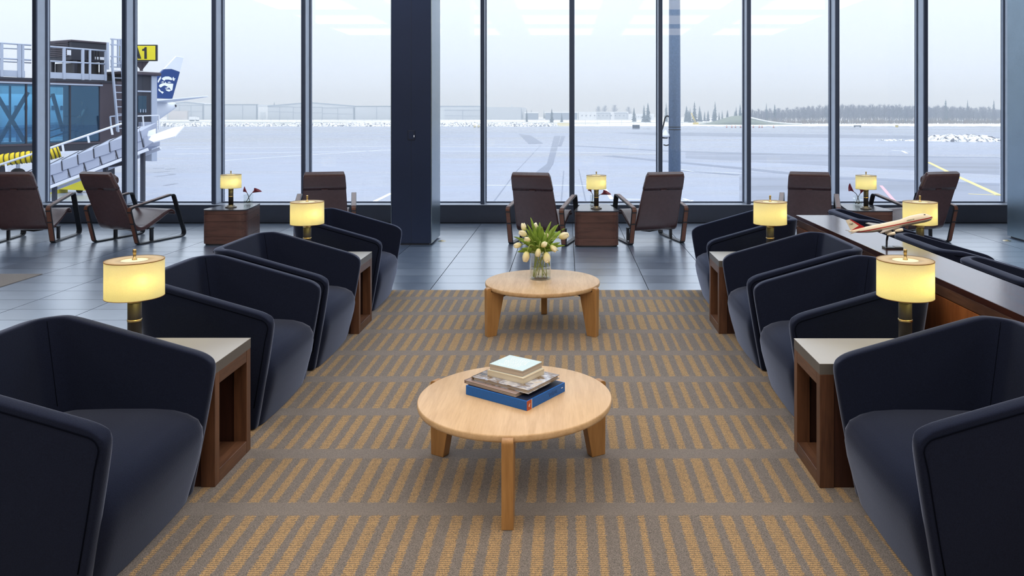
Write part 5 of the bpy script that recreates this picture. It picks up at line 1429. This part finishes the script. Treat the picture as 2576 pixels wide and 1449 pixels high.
# covered baggage chute in front of the bridge
Yk = 27.0; ch = empty('baggage_chute', (0, Yk, 0), 0, 'grey stepped covered baggage chute sloping up beside the boarding bridge', 'baggage chute')
def K(px, py): v_ = P(px, py, Yk); return v_.x, v_.z
nP = 10
for k in range(nP):
    px = 358-40*k-1; py = 324.5+15.6*k
    x1, z1 = K(px, py); x0, z0 = K(px-42, py+16.4); hgt = .36
    lift = .0
    # top corner line, slight step up at the high end
    vs = []
    for (x, z, st_) in ((x0, z0, 0.0), (x1, z1, -.05)):
        zz = z+st_
        vs += [Vector((x, 0, zz-hgt)), Vector((x, 0, zz)), Vector((x, .95, zz+.26)), Vector((x, .95, zz-hgt))]
    MB().add(vs, [(0, 1, 5, 4), (1, 2, 6, 5), (2, 3, 7, 6), (3, 0, 4, 7), (0, 3, 2, 1), (4, 5, 6, 7)]).build('cover_panel', M['chute_grey'], ch, .008)
    MB().bar((x0, -.012, z0-.02), (x0+.03, -.012, z0-hgt), .03, .015, (0, 1, 0)).build('seam', M['bridge_dark'], ch)
    MB().bar((x0, 0.0, z0+.01), (x0-.0, .95, z0+.27), .03, .015).build('seam', M['bridge_dark'], ch)
    # lower side panel
    xa, za = K(px+14, py+43-3); xb, zb2 = K(px-28, py+43+16.4-3)
    vs = [Vector((xb, .03, zb2+.30)), Vector((xa, .03, za+.30)), Vector((xa, .03, za-.06)), Vector((xb, .03, zb2-.06))]; vs += [v_+Vector((0, .8, 0)) for v_ in vs]
    MB().add(vs, [(0, 1, 2, 3), (4, 7, 6, 5), (0, 4, 5, 1), (1, 5, 6, 2), (2, 6, 7, 3), (3, 7, 4, 0)]).build('side_panel', M['chute_grey'], ch, .006)
    MB().bar((xb, .02, zb2+.26), (xb+.12, .02, zb2-.14), .035, .02, (0, 1, 0)).build('seam', M['bridge_dark'], ch)
xa, za = K(372, 376); xb, zb2 = K(-40, 535)
MB().bar((xb, 0, zb2), (xa, 0, za), .10, .10, (0, 1, 0)).build('bottom_rail', M['chute_white'], ch)
MB().bar((xb, .85, zb2), (xa, .85, za), .10, .10, (0, 1, 0)).build('bottom_rail', M['chute_white'], ch)
Yh = .98
def K2(px, py): v_ = P(px, py, Yk+Yh); return (v_.x, Yh, v_.z)
MB().tube([K2(-20, 421), K2(124, 373), K2(306, 311)], .04, 8).build('handrail', M['chute_white'], ch)
for px, py0, py1 in ((157, 362, 378), (221, 341, 355), (280, 321, 335), (14, 410, 428)): MB().bar(K2(px, py0), K2(px+3, py1+4), .05).build('handrail_post', M['chute_white'], ch)
# end plate and tray
def plate(name, pts, th, mt):
    vs = [Vector((*K(px, py)[:1], d, K(px, py)[1])) for px, py, d in pts]; n = len(vs)
    e1 = (vs[1]-vs[0]).cross(vs[2]-vs[0]).normalized()*th
    vs += [v_+e1 for v_ in vs]
    MB().add(vs, [tuple(range(n)), tuple(range(2*n-1, n-1, -1))]+[(k, k+n, (k+1) % n+n, (k+1) % n) for k in range(n)]).build(name, mt, ch)
plate('end_flap', [(355, 331, .4), (369, 324, .6), (373, 340, .5), (359, 348, .3)], .03, M['chute_white'])
plate('tray', [(360, 347, .1), (405, 321, .9), (432, 317, .9), (433, 343, .2), (386, 357, 0)], .04, M['chute_white'])
plate('tray_side', [(362, 348, 0), (386, 357, 0), (365, 371, 0)], .03, M['chute_grey'])
plate('end_seam', [(351, 326, -.02), (357, 347, -.02), (363, 371, -.02), (360, 371, -.02)], .02, M['bridge_dark'])
# steel legs of the chute
for px, py in ((250, 420), (120, 470), (345, 384)):
    x, z = K(px, py); MB().mm((x-.06, .3, ZA), (x+.06, .42, z)).build('support_leg', M['bridge_dark'], ch)
x, z = K(290, 408); MB().prism([(K(245, 421)[0], K(245, 421)[1]), (K(304, 398)[0], K(304, 398)[1]), (K(304, 417)[0], K(304, 417)[1]), (K(262, 422)[0], K(262, 422)[1])], .3, 'Y', .3).build('drive_housing', M['bridge_dark'], ch)
# yellow air hose
def hose(pts, R, name, lb):
    c = catmull(pts, 16); n = len(c); r = empty(name, (0, 0, 0), label=lb, cat='hose')
    MB().tube(c, [R*(1+.06*math.cos(i*PI/2)) for i in range(n)], 20).build('hose_wall', M['hose_yellow'], r)
    g = MB()
    for i in range(2, n-1, 4):
        d = (c[i+1]-c[i-1]).normalized(); u = d.cross(Vector((0, 0, 1))).normalized(); v_ = u.cross(d)
        g.tube([c[i]+(u*math.cos(a)+v_*math.sin(a))*R*1.05 for a in (2*PI*k/18 for k in range(18))], .016, 5, closed=True)
    o = g.build('wire_coil', M['sign_black'], r); o['kind'] = 'stuff'
hose([P(-40, 412, 29), P(10, 402, 29), P(60, 396, 29.2), P(110, 391, 29.5), P(150, 381, 29.8)], .215, 'air_hose', 'thick yellow ribbed air hose under the boarding bridge')
# yellow ground equipment on the apron
e0 = G(190, 486); eq = empty('towed_frame', e0, 0, 'yellow wedge shaped ground equipment on a caster wheel under the chute', 'ground equipment')
def E(px, py): v_ = P(px, py, e0.y)-e0; return v_.x, v_.z
MB().prism([E(143, 469), E(198, 440), E(212, 446), E(215, 477), E(208, 477), E(150, 474)], 1.2, 'Y', 0).build('wedge', M['equipment_yellow'], eq, .03)
MB().prism([E(112, 472), E(140, 470), E(150, 475), E(150, 487), E(112, 488)], 1.3, 'Y', -.3).build('ballast', M['equipment_yellow'], eq, .03)
MB().prism([E(150, 472), E(215, 475), E(215, 479), E(150, 476)], .08, 'Y', -.08).build('edge_rail', M['equipment_yellow'], eq)
x, z = E(194, 479); o = MB().lathe([(0, -.12), (.20, -.12), (.20, .12), (0, .12)], 18, axis='Y').build('wheel', M['dark_rubber'], eq); o.location = (x, .3, .20)
MB().mm((x-.05, .1, .25), (x+.05, .5, .65)).build('caster_fork', M['bridge_dark'], eq)
g0 = G(246, 470); gr = empty('guard_rail', g0, 0, 'low yellow guard rail on the apron behind a leather lounge chair', 'guard rail')
def E2(px, py): v_ = P(px, py, g0.y)-g0; return (v_.x, 0, v_.z)
MB().tube([E2(227, 470), E2(228, 431), E2(262, 431), E2(266, 436), E2(266, 470)], .06, 7).build('frame', M['equipment_yellow'], gr)
MB().tube([E2(228, 436), E2(262, 436)], .04, 6).build('rail', M['equipment_yellow'], gr)

# ------------------------------------------------------------------ aircraft behind the bridge
dn = Vector((-.6, -.8, 0)); Yt = 85.0; tail = P(441, 265, Yt)
ac = empty('airliner', (tail.x, tail.y, ZA), math.atan2(-dn.y, -dn.x), 'white airliner with a dark blue tail fin bearing a white face, behind the bridge', 'aircraft')
# local x: +x toward the tail (backwards); nose at negative x ; z from the apron
zt0 = tail.z-ZA; Rf = 1.9; zc0 = zt0-.9
rows = []
for (x, lo, hi, w) in ((0.0, zt0-.32, zt0+.25, .22), (-.6, zt0-.75, zt0+.45, .45), (-1.5, zt0-1.35, zt0+.62, .8), (-2.6, zt0-2.1, zt0+.78, 1.15), (-4.2, zt0-2.75, zt0+.9, 1.5), (-7, zt0-3.1, zt0+.95, 1.8), (-11, zt0-3.15, zt0+.95, 1.9), (-27, zt0-3.15, zt0+.95, 1.9), (-30, zt0-3.1, zt0+.7, 1.75), (-32.5, zt0-2.9, zt0-.1, 1.35), (-34, zt0-2.5, zt0-1.0, .7), (-34.6, zt0-2.0, zt0-1.5, .15)):
    rows.append([Vector((x, w*math.cos(a), (lo+hi)/2+(hi-lo)/2*math.sin(a))) for a in (2*PI*k/24 for k in range(24))])
MB().loft(rows).build('fuselage', M['aircraft_white'], ac)
MB().lathe([(0, .05), (.2, .05), (.28, -.1), (.36, -.55), (.3, -.6)], 20, (0, 0, zt0-.05), axis='X').build('exhaust', M['bridge_dark'], ac)
sc_ = Yt/FOC/.895
def TF(px, py): return (px-441)*sc_, CAMH-(py-VPY)*Yt/FOC-ZA
fb = [TF(352, 247), TF(433, 249), TF(450, 181), TF(431, 174.5), TF(414, 176)]
MB().prism(fb, .36, 'Y', -.18).build('tail_fin', M['tail_blue'], ac, .05)
ft = [TF(414, 176), TF(431, 174.5), TF(450, 181), TF(459, 143), TF(442, 141)]
MB().prism(ft, .30, 'Y', -.15).build('fin_tip', M['aircraft_white'], ac, .05, label='white tip of the tail fin')
# face emblem: white patches on the fin (both sides)
def em(pts, y=.20):
    for s in (-1, 1):
        MB().prism([TF(*p) for p in pts], .02, 'Y', s*y-.01).build('emblem', M['white_print'], ac)
def C5(x, y): return (330+x*.14493, 90+y*.14493)      # reading points off the enlarged emblem
for poly in ([(545, 755), (560, 735), (600, 715), (650, 712), (690, 730), (705, 765), (690, 775), (650, 765), (600, 768), (585, 790), (560, 775)],
             [(500, 760), (530, 715), (535, 745), (512, 790), (490, 830), (484, 800)], [(715, 780), (706, 740), (722, 716), (735, 745), (756, 742), (735, 770), (742, 785)],
             [(520, 850), (560, 830), (595, 825), (598, 800), (615, 830), (660, 832), (720, 835), (712, 900), (705, 945), (690, 955), (660, 905), (615, 880), (590, 868), (560, 880), (540, 900), (520, 905), (500, 880)],
             [(530, 818), (560, 800), (580, 808), (570, 818)], [(630, 812), (660, 800), (690, 815), (650, 820)], [(590, 915), (640, 895), (650, 915), (610, 922)],
             [(500, 920), (515, 940), (530, 965), (560, 975), (575, 985), (555, 1012), (530, 985), (508, 970), (494, 950)], [(600, 935), (660, 935), (690, 952), (655, 972), (620, 960)]):
    em([C5(*p) for p in poly])
for s in (-1, 1):
    wingpart('tailplane', [(-5.6, s*.7, zt0+.25), (-2.0, s*6.4, zt0+1.0), (-.7, s*6.4, zt0+1.0), (-1.6, s*.6, zt0+.2)] if s > 0 else [(-3.6, -.5, zt0+.35), (-.8, -7.4, zt0+.85), (-.3, -7.4, zt0+.87), (-1.1, -.3, zt0+.3)], .22 if s > 0 else .12, M['aircraft_grey' if s > 0 else 'aircraft_white'], ac)
    wingpart('wing', [(-21, s*1.6, zt0-2.6), (-12.5, s*16.5, zt0-1.2), (-11, s*16.5, zt0-1.2), (-14.5, s*5, zt0-2.2), (-14.0, s*1.6, zt0-2.6)], .35, M['aircraft_grey'], ac)
    o = MB().lathe([(.35, 2.4), (.85, 1.2), (1.05, -.6), (.95, -1.5), (.8, -1.5), (.7, -.5), (0, -.4)], 24, (0, 0, 0), axis='X').build('engine', M['aircraft_white'], ac); o.location = (-20, s*5.2, zt0-3.5)
    for x in (-15.6,):
        o = MB().lathe([(0, -.3), (.55, -.3), (.55, .3), (0, .3)], 18, axis='Y').build('wheel', M['dark_rubber'], ac); o.location = (x, s*2.6, .55)
        MB().mm((x-.12, s*2.6-.12, .5), (x+.12, s*2.6+.12, zt0-2.6)).build('gear_leg', M['bridge_grey'], ac)
o = MB().lathe([(0, -.25), (.4, -.25), (.4, .25), (0, .25)], 18, axis='Y').build('wheel', M['dark_rubber'], ac); o.location = (-30.5, 0, .4)
MB().mm((-30.6, -.1, .4), (-30.4, .1, zt0-3)).build('gear_leg', M['bridge_grey'], ac)
for k in range(28): 
    for s in (-1, 1): MB().mm((-8-.75*k-.14, s*1.87, zt0-.55), (-8-.75*k+.14, s*1.93, zt0-.15)).build('cabin_window', M['window_dark'], ac)
MB().mm((-33.1, -.8, zt0-.75), (-32.4, .8, zt0-.25)).build('windscreen', M['window_dark'], ac)
